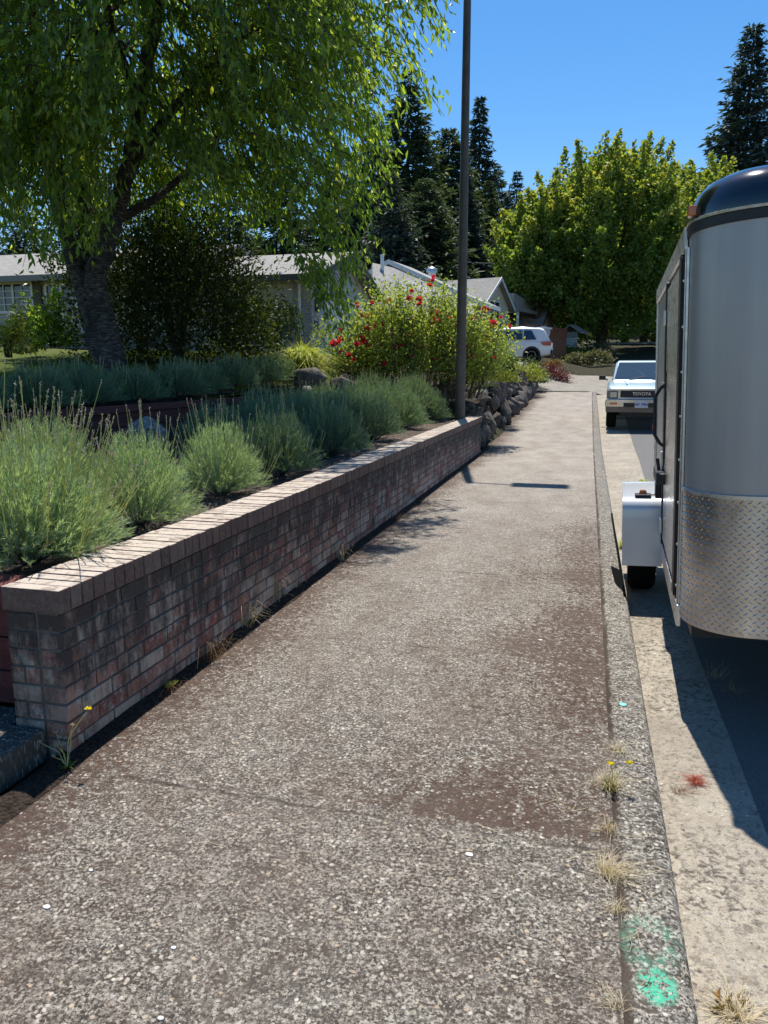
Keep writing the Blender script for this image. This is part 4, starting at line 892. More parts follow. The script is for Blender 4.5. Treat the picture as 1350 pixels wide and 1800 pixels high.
# --- gabled house with a porch beyond the driveway, its gable facing the road
PG = atd(882, 487, 46); HG = (PG[0], PG[1], 3.05); yg = -R(15); zt = PG[2]-3.05
root = empty('house', HG, (0, 0, yg), label='cream house with steep street gable, tall window and grey porch beyond the white car', cat='house')
hg = 2.15; pg = .70; zec = zt-hg*pg
gable_wall(root, -9, -.35, -hg, hg, -1.2, zec, pg, M['sidC'], 'x', 'gable_wall'); rG, _ = gable_roof(root, 'gable_roof', -9, -.35, -hg, hg, zec, pg, .35, .14, M['shA'], 'x', M['white'])
window(root, -.95, .55, -.35, .35, 1.5, 2, 2, axis='x'); window(root, -.95, .55, -.35, 1.65, 2.75, 2, 2, axis='x')
m = MB(); m.box((-.349, .68, .3), (-.31, 1.1, 1.55)); m.build('shutter', M['dgrey'], root)
m = MB(); m.box((-3.4, -1.2, zt-.62), (-3.0, -.8, zt-.38)); m.build('roof_vent', M['dgrey'], rG)
m = MB(); m.box((-9, hg+.003, -1.2), (-1.6, 6.6, 2.35)); m.build('porch_wall', M['sidC'], root)
m = MB(); m.prism([(hg+.36, 2.36), (7.3, 2.36), (7.3, 2.54), (hg+.36, 2.60)], -9, .3, 'x'); m.build('porch_roof', M['greytrim'], root)
m = MB(); m.prism([(hg+.36, 2.61), (6.9, 2.56), (4.5, 3.3), (hg+.36, 3.5)], -9, -.1, 'x'); m.build('porch_upper_roof', M['shA'], root)
for yy_ in (hg+.5, 6.9): m = MB(); m.box((.02, yy_, -1.2), (.16, yy_+.14, 2.355)); m.build('porch_post', M['white'], root)
window(root, hg+1.3, 5.4, -1.6, .5, 1.95, 3, 1, axis='x')
for yy_ in (hg+.8, 5.55): m = MB(); m.box((-1.599, yy_, .42), (-1.55, yy_+.38, 2.05)); m.build('shutter', M['dgrey'], root)
# --- third house peeking above the fence
P3 = atd(966, 537, 52); HC = (P3[0], P3[1], gz(P3[0], P3[1])); root = empty('house', HC, (0, 0, yb), label='small cream gabled house behind the brown fence', cat='house')
zt = P3[2]-HC[2]
gable_wall(root, -9, -.3, -1.9, 1.9, -1, zt-1.5, .75, M['sidC'], 'x'); gable_roof(root, 'roof', -9, -.3, -1.9, 1.9, zt-1.5, .75, .25, .12, M['shA'], 'x', M['dgrey'])
# --- dark red house far behind on the right
P4 = atd(1150, 590, 92); HD = (P4[0], P4[1], gz(P4[0], P4[1])); root = empty('house', HD, (0, 0, .15), label='dark brown house in deep shade behind the far white wagon', cat='house')
M['sidR'] = siding('brown_siding', (.16,.07,.055)); zt = P4[2]-HD[2]+1.0
gable_wall(root, -4.5, 5, 0, 7, -1, zt, .35, M['sidR'], 'x'); gable_roof(root, 'roof', -4.5, 5, 0, 7, zt, .35, .6, .15, M['shA'], 'x', M['greytrim'])
window(root, -2.5, -1.2, 0, .9, 2.0, 2, 1); window(root, .8, 2.2, 0, .9, 2.0, 2, 1)
# --- brown board fence
A_ = atd(925, 612, 41); B_ = atd(993, 612, 46); d_ = Vector(B_-A_); d_.z = 0; L_ = d_.length; an = math.atan2(d_.y, d_.x)
zf = atd(925, 570, 41)[2]; gz0 = 1.7
root = empty('board_fence', (A_[0], A_[1], gz0), (0, 0, an), label='reddish brown solid board fence with lattice top beyond the white car', cat='fence'); hh = zf-gz0
m = MB(); k = 0; x = 0; rr = random.Random(2)
while x < L_+.2: m.box((x, -.012+rr.uniform(0, .006), -.3), (x+.135, .012, hh-.45+rr.uniform(-.01, .01))); x += .14
m.box((-.05, -.05, hh-.47), (L_+.2, .03, hh-.38)); m.build('board_panel', M['fencewood'], root)
m = MB(); x = 0
while x < L_+.2: m.box((x, -.01, hh-.38), (x+.05, .01, hh-.04)); x += .11
m.box((-.05, -.035, hh-.04), (L_+.2, .035, hh+.02)); m.build('lattice', M['fencewood'], root)
for x in np.linspace(0, L_+.15, 4): m = MB(); m.box((x-.05, .013, -.4), (x+.05, .11, hh+.05)); m.build('post', M['fencewood'], root)
# pale round garden ornament in front of the fence
q = atd(955, 585, 40); root = empty('garden_ornament', (q[0], q[1], zl(q[0], q[1])-.05), label='pale round disc ornament on a stake in front of the brown fence', cat='ornament'); hz = q[2]-root.location.z
m = MB(); m.tube([(0,0,0), (0,0,hz-.3)], .02, 6); m.build('stake', M['greytrim'], root)
m = MB(); m.loft([[(math.cos(k*.3927)*.36*c_, y_, hz+math.sin(k*.3927)*.36*c_) for k in range(16)] for c_, y_ in ((.8, -.05), (1, -.03), (1, .03), (.8, .05))]); m.build('disc', plain('pale_grey_disc', (.42,.45,.5), .6), root, smooth=True)
# white lattice shed past the fence
q = atd(1002, 606, 50); root = empty('garden_shed', (q[0], q[1], gz(q[0], q[1])), (0, 0, -.4), label='small white trellis shed between the fence and the big maple trunk', cat='shed'); hz = atd(1002, 560, 50)[2]-root.location.z
root.scale = (.62, .62, .8); m = MB(); m.box((-.8, 0, -.3), (.8, .06, hz-.5)); m.build('wall', M['sidD'], root)
m = MB(); m.prism([(-1.3, hz-.55), (0, hz+.1), (1.3, hz-.55), (1.3, hz-.65), (0, hz), (-1.3, hz-.65)], -.3, 1.6, 'y'); m.build('roof', M['greytrim'], root)
m = MB()
for k in range(7): m.box((-.75, -.03, .1+.2*k), (.75, -.003, .14+.2*k))
for k in range(8): m.box((-.75+.2*k, -.05, 0), (-.71+.2*k, -.031, 1.4))
m.build('trellis', M['white'], root)
# overhead wires
m = MB(); a, b = Vector(atd(700, 425, 62)), Vector(atd(960, 446, 66))
m.tube([a.lerp(b, t)-Vector((0, 0, 1.2*math.sin(math.pi*t))) for t in np.linspace(-.6, 1.6, 20)], .018, 4); tag(m.build('overhead_wire', M['greytrim']), 'thin grey overhead wire crossing in front of the dark firs', 'wire')

# ------------------------------------------------------------------ vehicles
def paint(name, c, rough=.28, metal=.0, coat=.6):
    g = NG(name); g.fin(g.mix(g.ramp(g.noise(3, 3), [(.4, 0), (.7, 1)]), tuple(x*.96 for x in c), c), rough, metal, .5); g.b.inputs['Coat Weight'].default_value = coat; g.b.inputs['Coat Roughness'].default_value = .05; return g.mat
M['white_paint'] = paint('white_car_paint', (.74,.75,.76)); M['blue_paint'] = paint('pale_blue_car_paint', (.50,.63,.68), .3, .25)
g = NG('chrome'); g.fin((.62,.62,.62), .12, 1.0, .5); M['chrome'] = g.mat
g = NG('tyre_rubber'); g.fin((.007,.007,.007), .9, 0, .1); M['tyre'] = g.mat; M['matte'] = plain('black_matte', (.004,.004,.004), .95, 0, .05)  # last one: near-black for the curb strip and the curb's shade patch
g = NG('car_glass'); g.fin((.018,.028,.045), .05, 0, .9); M['cglass'] = g.mat
g = NG('windscreen'); g.fin((.035,.065,.10), .06, .1, .9); M['wglass'] = g.mat
M['black'] = plain('black_plastic', (.02,.02,.022), .5); M['amber'] = paint('amber_lens', (.60,.16,.02), .2); M['redlens'] = paint('red_lens', (.35,.01,.012), .15)
g = NG('headlamp_glass'); g.fin((.42,.44,.45), .12, .6, .8); M['lamp'] = g.mat
def text_mesh(name, body, size, mat, parent, loc, rot, depth=.003, bold=0):
    cu = bpy.data.curves.new(name, 'FONT'); cu.body = body; cu.size = size; cu.align_x = 'CENTER'; cu.align_y = 'CENTER'; cu.extrude = depth; cu.offset = bold
    t = bpy.data.objects.new(name, cu); COL.objects.link(t); dg = bpy.context.evaluated_depsgraph_get(); me = bpy.data.meshes.new_from_object(t.evaluated_get(dg)); bpy.data.objects.remove(t)
    me.materials.clear(); me.materials.append(mat); o = bpy.data.objects.new(name, me); link(o, parent); o.location = loc; o.rotation_euler = rot; return o
def wheel(root, x, y, r, w):
    m = MB(); n = 24; prof = [(-w/2, r*.62), (-w/2, r*.9), (-w*.38, r), (w*.38, r), (w/2, r*.9), (w/2, r*.62)]
    m.loft([[(px, math.cos(2*math.pi*k/n)*pr, math.sin(2*math.pi*k/n)*pr) for k in range(n)] for px, pr in prof]); wo = m.build('wheel', M['tyre'], root, smooth=35, loc=(x, y, r))
    s = 1 if x > 0 else -1; m = MB()
    m.loft([[(s*px, math.cos(2*math.pi*k/n)*pr, math.sin(2*math.pi*k/n)*pr) for k in range(n)] for px, pr in ((w*.30, r*.60), (w*.505, r*.60), (w*.49, r*.5), (w*.42, r*.46), (w*.46, r*.15), (w*.50, r*.1))]); m.build('rim', M['galv'], wo, smooth=35); return wo
def rring(y, hw, zb, zt, rb=.08, rt=.1, n=3, crown=0):
    P = []
    for cx, cz, a0, r in ((hw-rt, zt-rt, 0, rt), (-(hw-rt), zt-rt, 90, rt), (-(hw-rb), zb+rb, 180, rb), (hw-rb, zb+rb, 270, rb)):
        for k in range(n+1): a = R(a0+90*k/n); P.append((cx+math.cos(a)*r, y, cz+math.sin(a)*r))
    return P
# --- pickup style four wheel drive parked facing us
TZ = zs(20.6)-.07
root = empty('parked_truck', (1.29, 19.86, TZ), (0, 0, R(-2.0)), label='pale blue older four wheel drive truck parked at the curb facing the camera', cat='truck')
m = MB(); m.loft([rring(y, hw, zb, zt, .06, rt) for y, hw, zb, zt, rt in ((.10, .76, .60, 1.00, .06), (.16, .80, .50, 1.03, .07), (.5, .825, .48, 1.09, .09), (1.25, .845, .46, 1.18, .1), (1.5, .845, .44, 1.19, .1), (3.3, .845, .44, 1.17, .1), (4.35, .83, .5, 1.15, .1), (4.42, .8, .55, 1.1, .1))])
m.build('body', M['blue_paint'], root, smooth=45)
m = MB(); gh = [(1.22, .74, 1.16, 1.17), (1.28, .695, 1.16, 1.22), (1.80, .64, 1.16, 1.685), (1.95, .625, 1.16, 1.715), (4.1, .63, 1.16, 1.70), (4.35, .70, 1.16, 1.3)]
m.loft([[(.745, y, 1.14), (hw+.01, y, zt-.05), (hw-.05, y, zt), (-hw+.05, y, zt), (-hw-.01, y, zt-.05), (-.745, y, 1.14)] for y, hw, z0, zt in gh]); m.build('cab', M['blue_paint'], root, smooth=30)
def qpanel(root, name, pts, mat, th, nrmv):
    m = MB(); a = [Vector(p) for p in pts]; n_ = Vector(nrmv).normalized()*th; m.loft([[tuple(p-n_) for p in a], [tuple(p+n_) for p in a]]); return m.build(name, mat, root)
wn = (0, -.66, .75); ws = qpanel(root, 'windscreen', [(-.665, 1.30, 1.245), (.665, 1.30, 1.245), (.575, 1.775, 1.655), (-.575, 1.775, 1.655)], M['wglass'], .014, wn)
for s in (-1, 1): qpanel(root, 'side_window', [(s*.695, 1.55, 1.22), (s*.695, 2.7, 1.22), (s*.645, 2.7, 1.62), (s*.655, 1.95, 1.62)], M['cglass'], .012, (s, 0, .2))
m = MB()
for xw, rw in ((-.30, .5), (.28, .5)): m.tube([(xw, 1.27, 1.225), (xw+.40, 1.335, 1.30)], .008, 4)
m.build('wiper', M['black'], root)
m = MB()
for cx_ in (-.34, .30):
    for rr_w in (.36, .40):
        m.tube([(cx_+math.cos(a)*rr_w*1.05, 1.262+(math.sin(a)*rr_w)*.76+.03, 1.245+(math.sin(a)*rr_w)*.655+.005) for a in np.linspace(.25, 2.7, 16) if abs(cx_+math.cos(a)*rr_w*1.05) < .60], .006, 4)
m.build('wiper_smear', plain('dusty_smear', (.5,.56,.6), .7), root)
m = MB(); m.prism([(-.86, .56), (.86, .56), (.86, .72), (.80, .74), (-.80, .74), (-.86, .72)], -.02, .12, 'y'); m.box((-.86, .1, .57), (-.80, .42, .72)); m.box((.80, .1, .57), (.86, .42, .72)); bp = m.build('bumper', M['chrome'], root, bevel=.012)
m = MB(); m.box((-.42, -.034, .555), (.42, -.022, .655)); m.build('air_slot', M['black'], bp)
for k in (-1, 1): m = MB(); m.box((k*.66-.09, -.035, .61), (k*.66+.09, -.021, .66)); m.build('indicator', M['amber'], bp)
m = MB(); m.prism([(-.84, .42), (.84, .42), (.85, .555), (-.85, .555)], .03, .16, 'y'); m.build('valance', plain('tan_grey_valance', (.19,.15,.12), .6), root)
m = MB(); m.prism([(-.52, .79), (.52, .79), (.50, .955), (-.50, .955)], .055, .10, 'y'); gr = m.build('grille', M['black'], root)
m = MB(); m.box((-.84, .03, .955), (.84, .12, 1.00)); m.box((-.56, .03, .75), (-.505, .11, .955)); m.box((.505, .03, .75), (.56, .11, .955)); m.box((-.56, .04, .75), (.56, .11, .785)); m.build('grille_surround', M['chrome'], root, bevel=.008)
for s in (-1, 1):
    m = MB(); m.box((s*.70-.135, .04, .76), (s*.70+.125, .115, .945)); hl = m.build('headlight', M['greytrim'], root, bevel=.01)
    m = MB(); m.box((s*.675-.085, .02, .785), (s*.675+.085, .039, .92)); m.build('lens', M['lamp'], hl, bevel=.012)
    m = MB(); m.box((s*.985-.085, 1.42, 1.20), (s*.985+.085, 1.48, 1.32)); m.tube([(s*.84, 1.47, 1.19), (s*.92, 1.46, 1.24)], .02, 6); m.build('wing_mirror', M['black'], root, bevel=.015)
    m = MB(); m.tube([(s*.36, .45, 1.085), (s*.42, 1.1, 1.165)], .03, 6); m.build('bonnet_ridge', M['blue_paint'], root, smooth=True)
text_mesh('lettering', 'TOYOTA', .105, M['chrome'], gr, (0, .05, .872), (math.pi/2, 0, 0), .003, .003); text_mesh('lettering', 'V6', .065, M['chrome'], gr, (.37, .05, .782), (math.pi/2, 0, 0), .003, .002)
m = MB(); m.box((-.155, -.05, .535), (.155, -.036, .70)); pl = m.build('number_plate', plain('plate_white', (.55,.56,.66), .5), root); text_mesh('lettering', '436 PSN', .085, plain('plate_navy', (.03,.04,.12), .5), pl, (0, -.052, .615), (math.pi/2, 0, 0), .001, .002)
m = MB(); m.tube([(-.7, .62, .36), (.7, .62, .36)], .06, 8); m.box((-.5, .3, .30), (.5, .5, .42)); m.build('axle', M['black'], root)
for x, y in ((-.70, .72), (.70, .72), (-.70, 3.3), (.70, 3.3)): wheel(root, x, y, .36, .25)

# --- white SUV on the driveway, tail towards the street; local +y is the nose
def suv(name, loc, rz, label, W, L, Hh, mat, tiny=False):
    root = empty(name, loc, (0, 0, rz), label=label, cat='car'); k = L/4.8; hz = Hh/1.75; hw = W/2
    S = [(.0, .80, .52, .96), (.08, .90, .42, 1.02), (.5, .95, .32, 1.06), (1.5, .96, .26, 1.06), (3.2, .96, .26, 1.04), (4.2, .94, .30, .98), (4.65, .86, .36, .86), (4.8, .72, .46, .74)]
    m = MB(); m.loft([rring(y*k, hw*w, zb*hz, zt*hz, .08, .10) for y, w, zb, zt in S]); m.build('body', mat, root, smooth=45)
    G = [(.10, .80, 1.06), (.22, .80, 1.30), (.42, .76, 1.60), (.62, .72, 1.68), (1.4, .72, 1.73), (2.4, .73, 1.70), (2.75, .75, 1.60), (3.55, .84, 1.06)]
    m = MB(); m.loft([[(hw*.93, y*k, 1.0*hz), (hw*(w+.08), y*k, (1.0+(zt-1.0)*.88)*hz), (hw*w*.9, y*k, zt*hz), (-hw*w*.9, y*k, zt*hz), (-hw*(w+.08), y*k, (1.0+(zt-1.0)*.88)*hz), (-hw*.93, y*k, 1.0*hz)] for y, w, zt in G]); m.build('cabin', mat, root, smooth=30)
    for s in (-1, 1):
        xb, xt = s*(hw*.935+.012), s*(hw*.825+.012)
        for y0, y1, y2, y3 in ((.75, 1.35, 1.35, 1.0), (1.42, 2.30, 2.30, 1.42), (2.37, 3.25, 2.72, 2.37)):
            qpanel(root, 'side_window', [(xb, y0*k, 1.10*hz), (xb, y1*k, 1.10*hz), (xt, y2*k, 1.54*hz), (xt, y3*k, 1.54*hz)], M['cglass'], .012, (s, 0, .25))
        m = MB(); m.tube([(s*hw*.62, .75*k, 1.69*hz), (s*hw*.62, .8*k, 1.76*hz), (s*hw*.62, 2.3*k, 1.77*hz), (s*hw*.62, 2.4*k, 1.70*hz)], .02, 6); m.build('roof_rail', M['black'], root)
        m = MB(); m.prism([(.02*k, 1.02*hz), (.55*k, .98*hz), (.42*k, .83*hz), (.05*k, .80*hz)], s*hw*.955, s*hw*.985, 'x'); m.build('tail_lamp', M['redlens'], root)
        for yw in (.95*k, 3.85*k):
            m = MB(); n = 16; m.loft([[(s*px, yw+math.cos(math.pi*2*q/n)*.43*hz, .36*hz+math.sin(math.pi*2*q/n)*.43*hz) for q in range(n)] for px in (hw*.6, hw*.972)]); m.build('wheel_arch', M['black'], root)
            wheel(root, s*hw*.88, yw, .35*hz, .22)
    qpanel(root, 'rear_window', [(-hw*.70, .135*k, 1.10*hz), (hw*.70, .135*k, 1.10*hz), (hw*.66, .40*k, 1.56*hz), (-hw*.66, .40*k, 1.56*hz)], M['cglass'], .015, (0, -1, .45))
    m = MB(); m.box((-hw*.9, -.03, .40*hz), (hw*.9, .06, .60*hz)); m.build('rear_bumper', M['black'], root, bevel=.02)
    m = MB(); m.box((-hw*.5, -.015, .78*hz), (hw*.5, .03, .82*hz)); m.build('tailgate_trim', M['chrome'], root)
    m = MB(); m.box((-.26, -.02, .62*hz), (.26, .02, .74*hz)); m.build('number_plate', M['white'], root); 
    m = MB(); m.prism([(.05*k, 1.66*hz), (.6*k, 1.70*hz), (.6*k, 1.66*hz), (.05*k, 1.62*hz)], -hw*.62, hw*.62, 'x'); m.build('spoiler', mat, root)
    return root
q = atd(968, 650, 36.5); suv('parked_car', (q[0], q[1]+.95, zl(q[0]-1.5, q[1]+.9)-.14), R(90+1), 'white estate style car parked nose in on the driveway beyond the rose bush', 1.9, 4.8, 1.75, M['white_paint'])
q = atd(1163, 612, 76); suv('parked_car', (q[0], q[1], gz(q[0], q[1])+.06), R(90-8), 'distant white wagon parked on the lit cross street under the maples', 1.8, 4.6, 1.6, M['white_paint'])

# --- enclosed trailer
g = NG('silver_aluminium_skin'); g.fin(g.mix(g.ramp(g.noise(7, 6, .65, g.map((1,1,.06))), [(.4, 0), (.65, 1)]), (.345,.33,.325), (.385,.37,.36)), g.ramp(g.noise(4, 4), [(.3, .32), (.7, .40)]), .38, .5); g.bump(g.noise(2.0, 3, .5, g.map((1.6, 1.6, .35))), .16, .02); M['skin'] = g.mat
g = NG('bright_aluminium'); g.fin((.62,.62,.61), g.ramp(g.noise(18, 4), [(.3, .22), (.7, .42)]), .9, .5); g.bump(g.noise(7, 3), .08, .02); M['alu'] = g.mat
g = NG('diamond_plate'); g.fin(g.mix(g.ramp(g.noise(5, 5, .6), [(.4, 0), (.7, 1)]), (.50,.485,.46), (.66,.645,.62)), g.ramp(g.noise(9, 5), [(.3, .20), (.7, .36)]), 1.0, .5); g.bump(g.noise(9, 4), .10, .02); M['plate'] = g.mat
g = NG('black_gelcoat'); g.fin((.008,.009,.013), .12, 0, .6); g.b.inputs['Coat Weight'].default_value = .5; M['gel'] = g.mat
TY, TX = 3.55, .505; ROLL, TYAW = R(-2.4), -math.atan(.038)
root = empty('cargo_trailer', (TX, TY, -.10), (0, ROLL, TYAW), label='silver enclosed cargo trailer with diamond plate nose and black roof parked along the curb', cat='trailer')
TW, TL, rc = 1.9, 3.35, .30
def plan(off=0.0, n=10, y1=TL):
    P = [(-off, y1)]; P.append((-off, rc))
    for k in range(1, n+1): a = R(180+90*k/n); P.append((rc+math.cos(a)*(rc+off), rc+math.sin(a)*(rc+off)))
    for x in (.5, .7, .95, 1.2, 1.4): P.append((x, -off-.05*math.sin(math.pi*(x-rc)/(TW-2*rc))))
    for k in range(n+1): a = R(270+90*k/n); P.append((TW-rc+math.cos(a)*(rc+off), rc+math.sin(a)*(rc+off)))
    P.append((TW+off, y1)); return P
ZB, ZP, ZT = .47, 1.10, 2.27
def wall_loft(m, zz, off, y1=TL, close=True):
    m.loft([[(x, y, z) for x, y in plan(off+o, y1=y1)] for z, o in zz], close=close, caps=close)
m = MB(); wall_loft(m, [(ZB+.02, 0), (ZT, 0)], 0); m.build('body', M['skin'], root, smooth=40)
# diamond plate stone guard: sheet plus raised bars
pl_ = [p for p in plan(.006, n=16) if p[1] < .34]
m = MB(); m.loft([[(x, y, z) for x, y in pl_] for z in (ZB, ZP)], close=False, caps=False)
acc = [0]; 
for a, b in zip(pl_[:-1], pl_[1:]): acc.append(acc[-1]+math.hypot(b[0]-a[0], b[1]-a[1]))
def on_plan(s):
    for i in range(len(acc)-1):
        if s <= acc[i+1]: t = (s-acc[i])/(acc[i+1]-acc[i]); a, b = pl_[i], pl_[i+1]; break
    tx, ty = (b[0]-a[0]), (b[1]-a[1]); l = math.hypot(tx, ty); tx /= l; ty /= l
    return (a[0]+(b[0]-a[0])*t, a[1]+(b[1]-a[1])*t), (tx, ty), (ty, -tx)
sp = .036; r_ = 0; z = ZB+.02
while z < ZP-.015:
    s = .012+(sp/2 if r_ % 2 else 0); c_ = 0
    while s < acc[-1]-.01 and s < 1.5:
        (px, py), (tx, ty), (nx, ny) = on_plan(s); dg_ = 1 if (r_+c_) % 2 else -1; dg_ = 1 if r_ % 2 else -1
        a = .0135*.82; b = .0135*.58*dg_; w = .0034
        def Q(da, db, h): return (px+tx*da+nx*h, py+ty*da+ny*h, z+db)
        ux, uz = a/.0135, b/.0135; vx, vz = -uz*1.0, ux*1.0
        vs = [Q(-a, -b, 0), Q(vx*w, vz*w, 0), Q(a, b, 0), Q(-vx*w, -vz*w, 0), Q(-a*.45, -b*.45, .0026), Q(a*.45, b*.45, .0026)]
        m.add(vs, [(0,3,4),(3,2,5),(3,5,4),(2,1,5),(1,0,4),(1,4,5)]); s += sp; c_ += 1
    z += sp/2; r_ += 1
m.build('stone_guard', M['plate'], root, smooth=30)
m = MB(); m.loft([[(x, y, z) for x, y in [p for p in plan(o, n=12) if p[1] < .36]] for z, o in ((ZP-.004, .007), (ZP-.004, .012), (ZP+.012, .012), (ZP+.016, .001))], close=False, caps=False); m.build('guard_trim', M['alu'], root, smooth=30)
m = MB(); wall_loft(m, [(ZT-.005, .003), (ZT-.003, .010), (ZT+.035, .010), (ZT+.037, .004)], 0); m.build('roof_trim', M['black'], root, smooth=30)
m = MB(); wall_loft(m, [(ZT+.037, .016), (ZT+.048, .018), (ZT+.052, .006)], 0, y1=.9); m.build('drip_rail', M['alu'], root, smooth=30)
m = MB(); rings = []
for o, h_ in ((.004, .05), (.004, .09), (-.015, .15), (-.06, .195), (-.13, .225), (-.21, .24), (-.3, .25)):
    rings.append([(min(max(x, -o if o < 0 else x), TW+o if o < 0 else x), y, ZT+h_) for x, y in plan(o if o > -.29 else -.29, y1=.95)])
m.loft(rings); m.build('nose_cap', M['gel'], root, smooth=50)
m = MB(); m.prism([(-.006, ZT+.04), (-.004, ZT+.09), (.10, ZT+.17), (.5, ZT+.2), (TW-.5, ZT+.2), (TW-.1, ZT+.17), (TW+.004, ZT+.09), (TW+.006, ZT+.04)], .94, TL+.01, 'y'); m.build('roof', M['alu'], root, smooth=30)
m = MB(); m.prism([(-.02, ZT-.045), (-.006, ZT-.05), (-.006, ZT+.06), (-.022, ZT+.05)], .40, TL+.02, 'y'); m.build('top_rail', M['alu'], root)
m = MB(); m.box((-.014, .315, ZB-.01), (-.001, .375, ZT-.05)); m.box((-.020, .335, ZB-.01), (-.0142, .352, ZT-.05)); m.build('corner_trim', M['alu'], root, bevel=.003)
m = MB(); m.box((-.016, TL-.06, ZB-.02), (-.001, TL+.02, ZT-.05)); m.build('rear_trim', M['alu'], root, bevel=.003)
m = MB(); m.box((-.022, .30, ZB-.06), (-.001, TL+.02, ZB+.05)); m.build('bottom_rail', M['alu'], root, bevel=.003)
door = MB(); door.box((-.020, .62, ZB+.09), (-.002, 1.72, ZT-.10)); dr = door.build('side_door', M['alu'], root, bevel=.003)
m = MB(); m.box((-.028, .475, ZB+.05), (-.001, .60, ZT-.06)); m.build('door_seal', M['black'], root)
m = MB(); m.box((-.027, 1.73, ZB+.05), (-.001, 1.775, ZT-.06)); m.box((-.027, 1.79, ZB+.2), (-.001, 1.81, ZT-.06)); m.build('hinge_strip', M['black'], root)
m = MB()
for zz in (.60, 1.05, 1.5, 1.95): m.box((-.04, 1.695, zz), (-.0275, 1.775, zz+.09))
m.build('hinge', M['galv'], dr)
m = MB(); m.tube([(-.02, 1.66, 1.18), (-.05, 1.66, 1.20), (-.085, 1.66, 1.26), (-.085, 1.66, 1.50), (-.05, 1.66, 1.56), (-.02, 1.66, 1.58)], .011, 8); m.box((-.03, 1.63, 1.10), (-.0205, 1.69, 1.66)); m.build('grab_handle', M['black'], dr, smooth=40)
m = MB(); m.box((-.075, 1.50, .95), (-.0205, 1.95, 1.02)); m.box((-.06, 1.9, .80), (-.0205, 2.05, .90)); m.tube([(-.05, 1.72, 1.02), (-.06, 1.72, 1.10)], .012, 6); m.build('latch_bar', M['black'], dr, bevel=.004)
m = MB()
for yk in np.arange(.42, TL, .21): 
    for zz in (ZB+.03, ZT-.08): m.add(*[(lambda c: ([(c[0]-.006, c[1]+math.cos(a)*.008, c[2]+math.sin(a)*.008) for a in np.linspace(0, 2*math.pi, 7)[:-1]], [tuple(range(6))]))((-.021, yk, zz))][0])
for zz in np.arange(.6, ZT-.1, .21): m.box((-.026, TL-.045, zz), (-.0165, TL-.035, zz+.01)); m.box((-.026, .356, zz), (-.0145, .366, zz+.01)); m.box((-.006, 2.35, zz), (-.0005, 2.36, zz+.01))
tag(m.build('rivets', M['galv'], root), kind='stuff')
# fender over the wheel
fy0, fy1, fw_ = 2.02, 3.02, .262
FP = [(fy0, .29), (fy0-.012, .55)]
for k in range(7): a = R(180-90*k/6); FP.append((fy0+.10+math.cos(a)*.10, .695+math.sin(a)*.085))
for k in range(7): a = R(90-90*k/6); FP.append((fy1-.10+math.cos(a)*.10, .695+math.sin(a)*.085))
FP += [(fy1+.012, .55), (fy1, .29)]
m = MB(); inn = [(y+(.012 if y < 2.5 else -.012), z-(.012 if z > .6 else 0)) for y, z in FP]
m.loft([[(x, y, z) for y, z in FP] for x in (-.002, -fw_)], close=False, caps=False)
m.loft([[(x, y, z) for y, z in inn] for x in (-.002, -fw_)], close=False, caps=False)
o_ = [(-fw_, y, z) for y, z in FP]; i_ = [(-fw_, y, .42+ (z-.29)*.8 if z > .5 else z) for y, z in inn]
arch = [(fy0+.10+(fy1-fy0-.2)*t, .29+.36*math.sin(math.pi*t)) for t in np.linspace(0, 1, 16)]
pr = [(y, z) for y, z in FP]+arch[::-1]; m.prism(pr, -fw_-.012, -fw_+.001, 'x')
fd = m.build('fender', paint('white_fender_paint', (.60,.63,.66), .25, .15, .5), root, smooth=30)
m = MB(); m.box((-.19, fy0+.06, .782), (-.08, fy0+.15, .798)); m.tube([(-.08, fy0+.13, .788), (-.01, fy0+.13, .788)], .006, 5); ml = m.build('marker_light', M['black'], fd, bevel=.004)
m = MB(); m.loft([[(x, y, z) for x, y in ((-.165, fy0+.075), (-.105, fy0+.075), (-.105, fy0+.135), (-.165, fy0+.135))] if k == 0 else [(-.155, fy0+.085, z), (-.115, fy0+.085, z), (-.115, fy0+.125, z), (-.155, fy0+.125, z)] for k, z in ((0, .7985), (1, .825))]); m.build('lens', M['amber'], ml)
m = MB(); m.box((-.022, -.03, 0), (.02, .03, .045)); lm = m.build('marker_light', M['amber'], root, bevel=.008, loc=(.0, .24, ZT+.065))
m = MB(); m.box((-.035, TL-.03, 1.16), (-.0165, TL, 1.21)); m.build('marker_light', M['redlens'], root, bevel=.004)
for y_ in (2.52,): wheel(root, -.13, y_, .325, .2); wheel(root, TW+.13, y_, .325, .2)
m = MB(); m.box((.05, .3, .36), (TW-.05, TL, ZB+.01)); m.build('chassis', M['black'], root)
m = MB(); m.box((-.24, .0, 0), (.16, .02, .02));
# matte black strip lying along the curb edge
m = MB(); m.tube([(.318, y_, .014+.004*math.sin(y_*3)) for y_ in np.linspace(5.4, 8.6, 16)], .010, 6); tag(m.build('black_strip', M['matte']), 'black rubber strip lying along the curb edge beside the trailer wheel', 'rubber strip')
m = MB(); m.prism([(.262, 5.72), (.312, 5.50), (.315, 6.1), (.245, 6.22)], .006, .012, 'z'); tag(m.build('shade_patch', M['matte']), 'small black rubber patch drawn as shade on the curb beside the trailer wheel', 'mat')  # flat black sheet standing in for shade on the curb

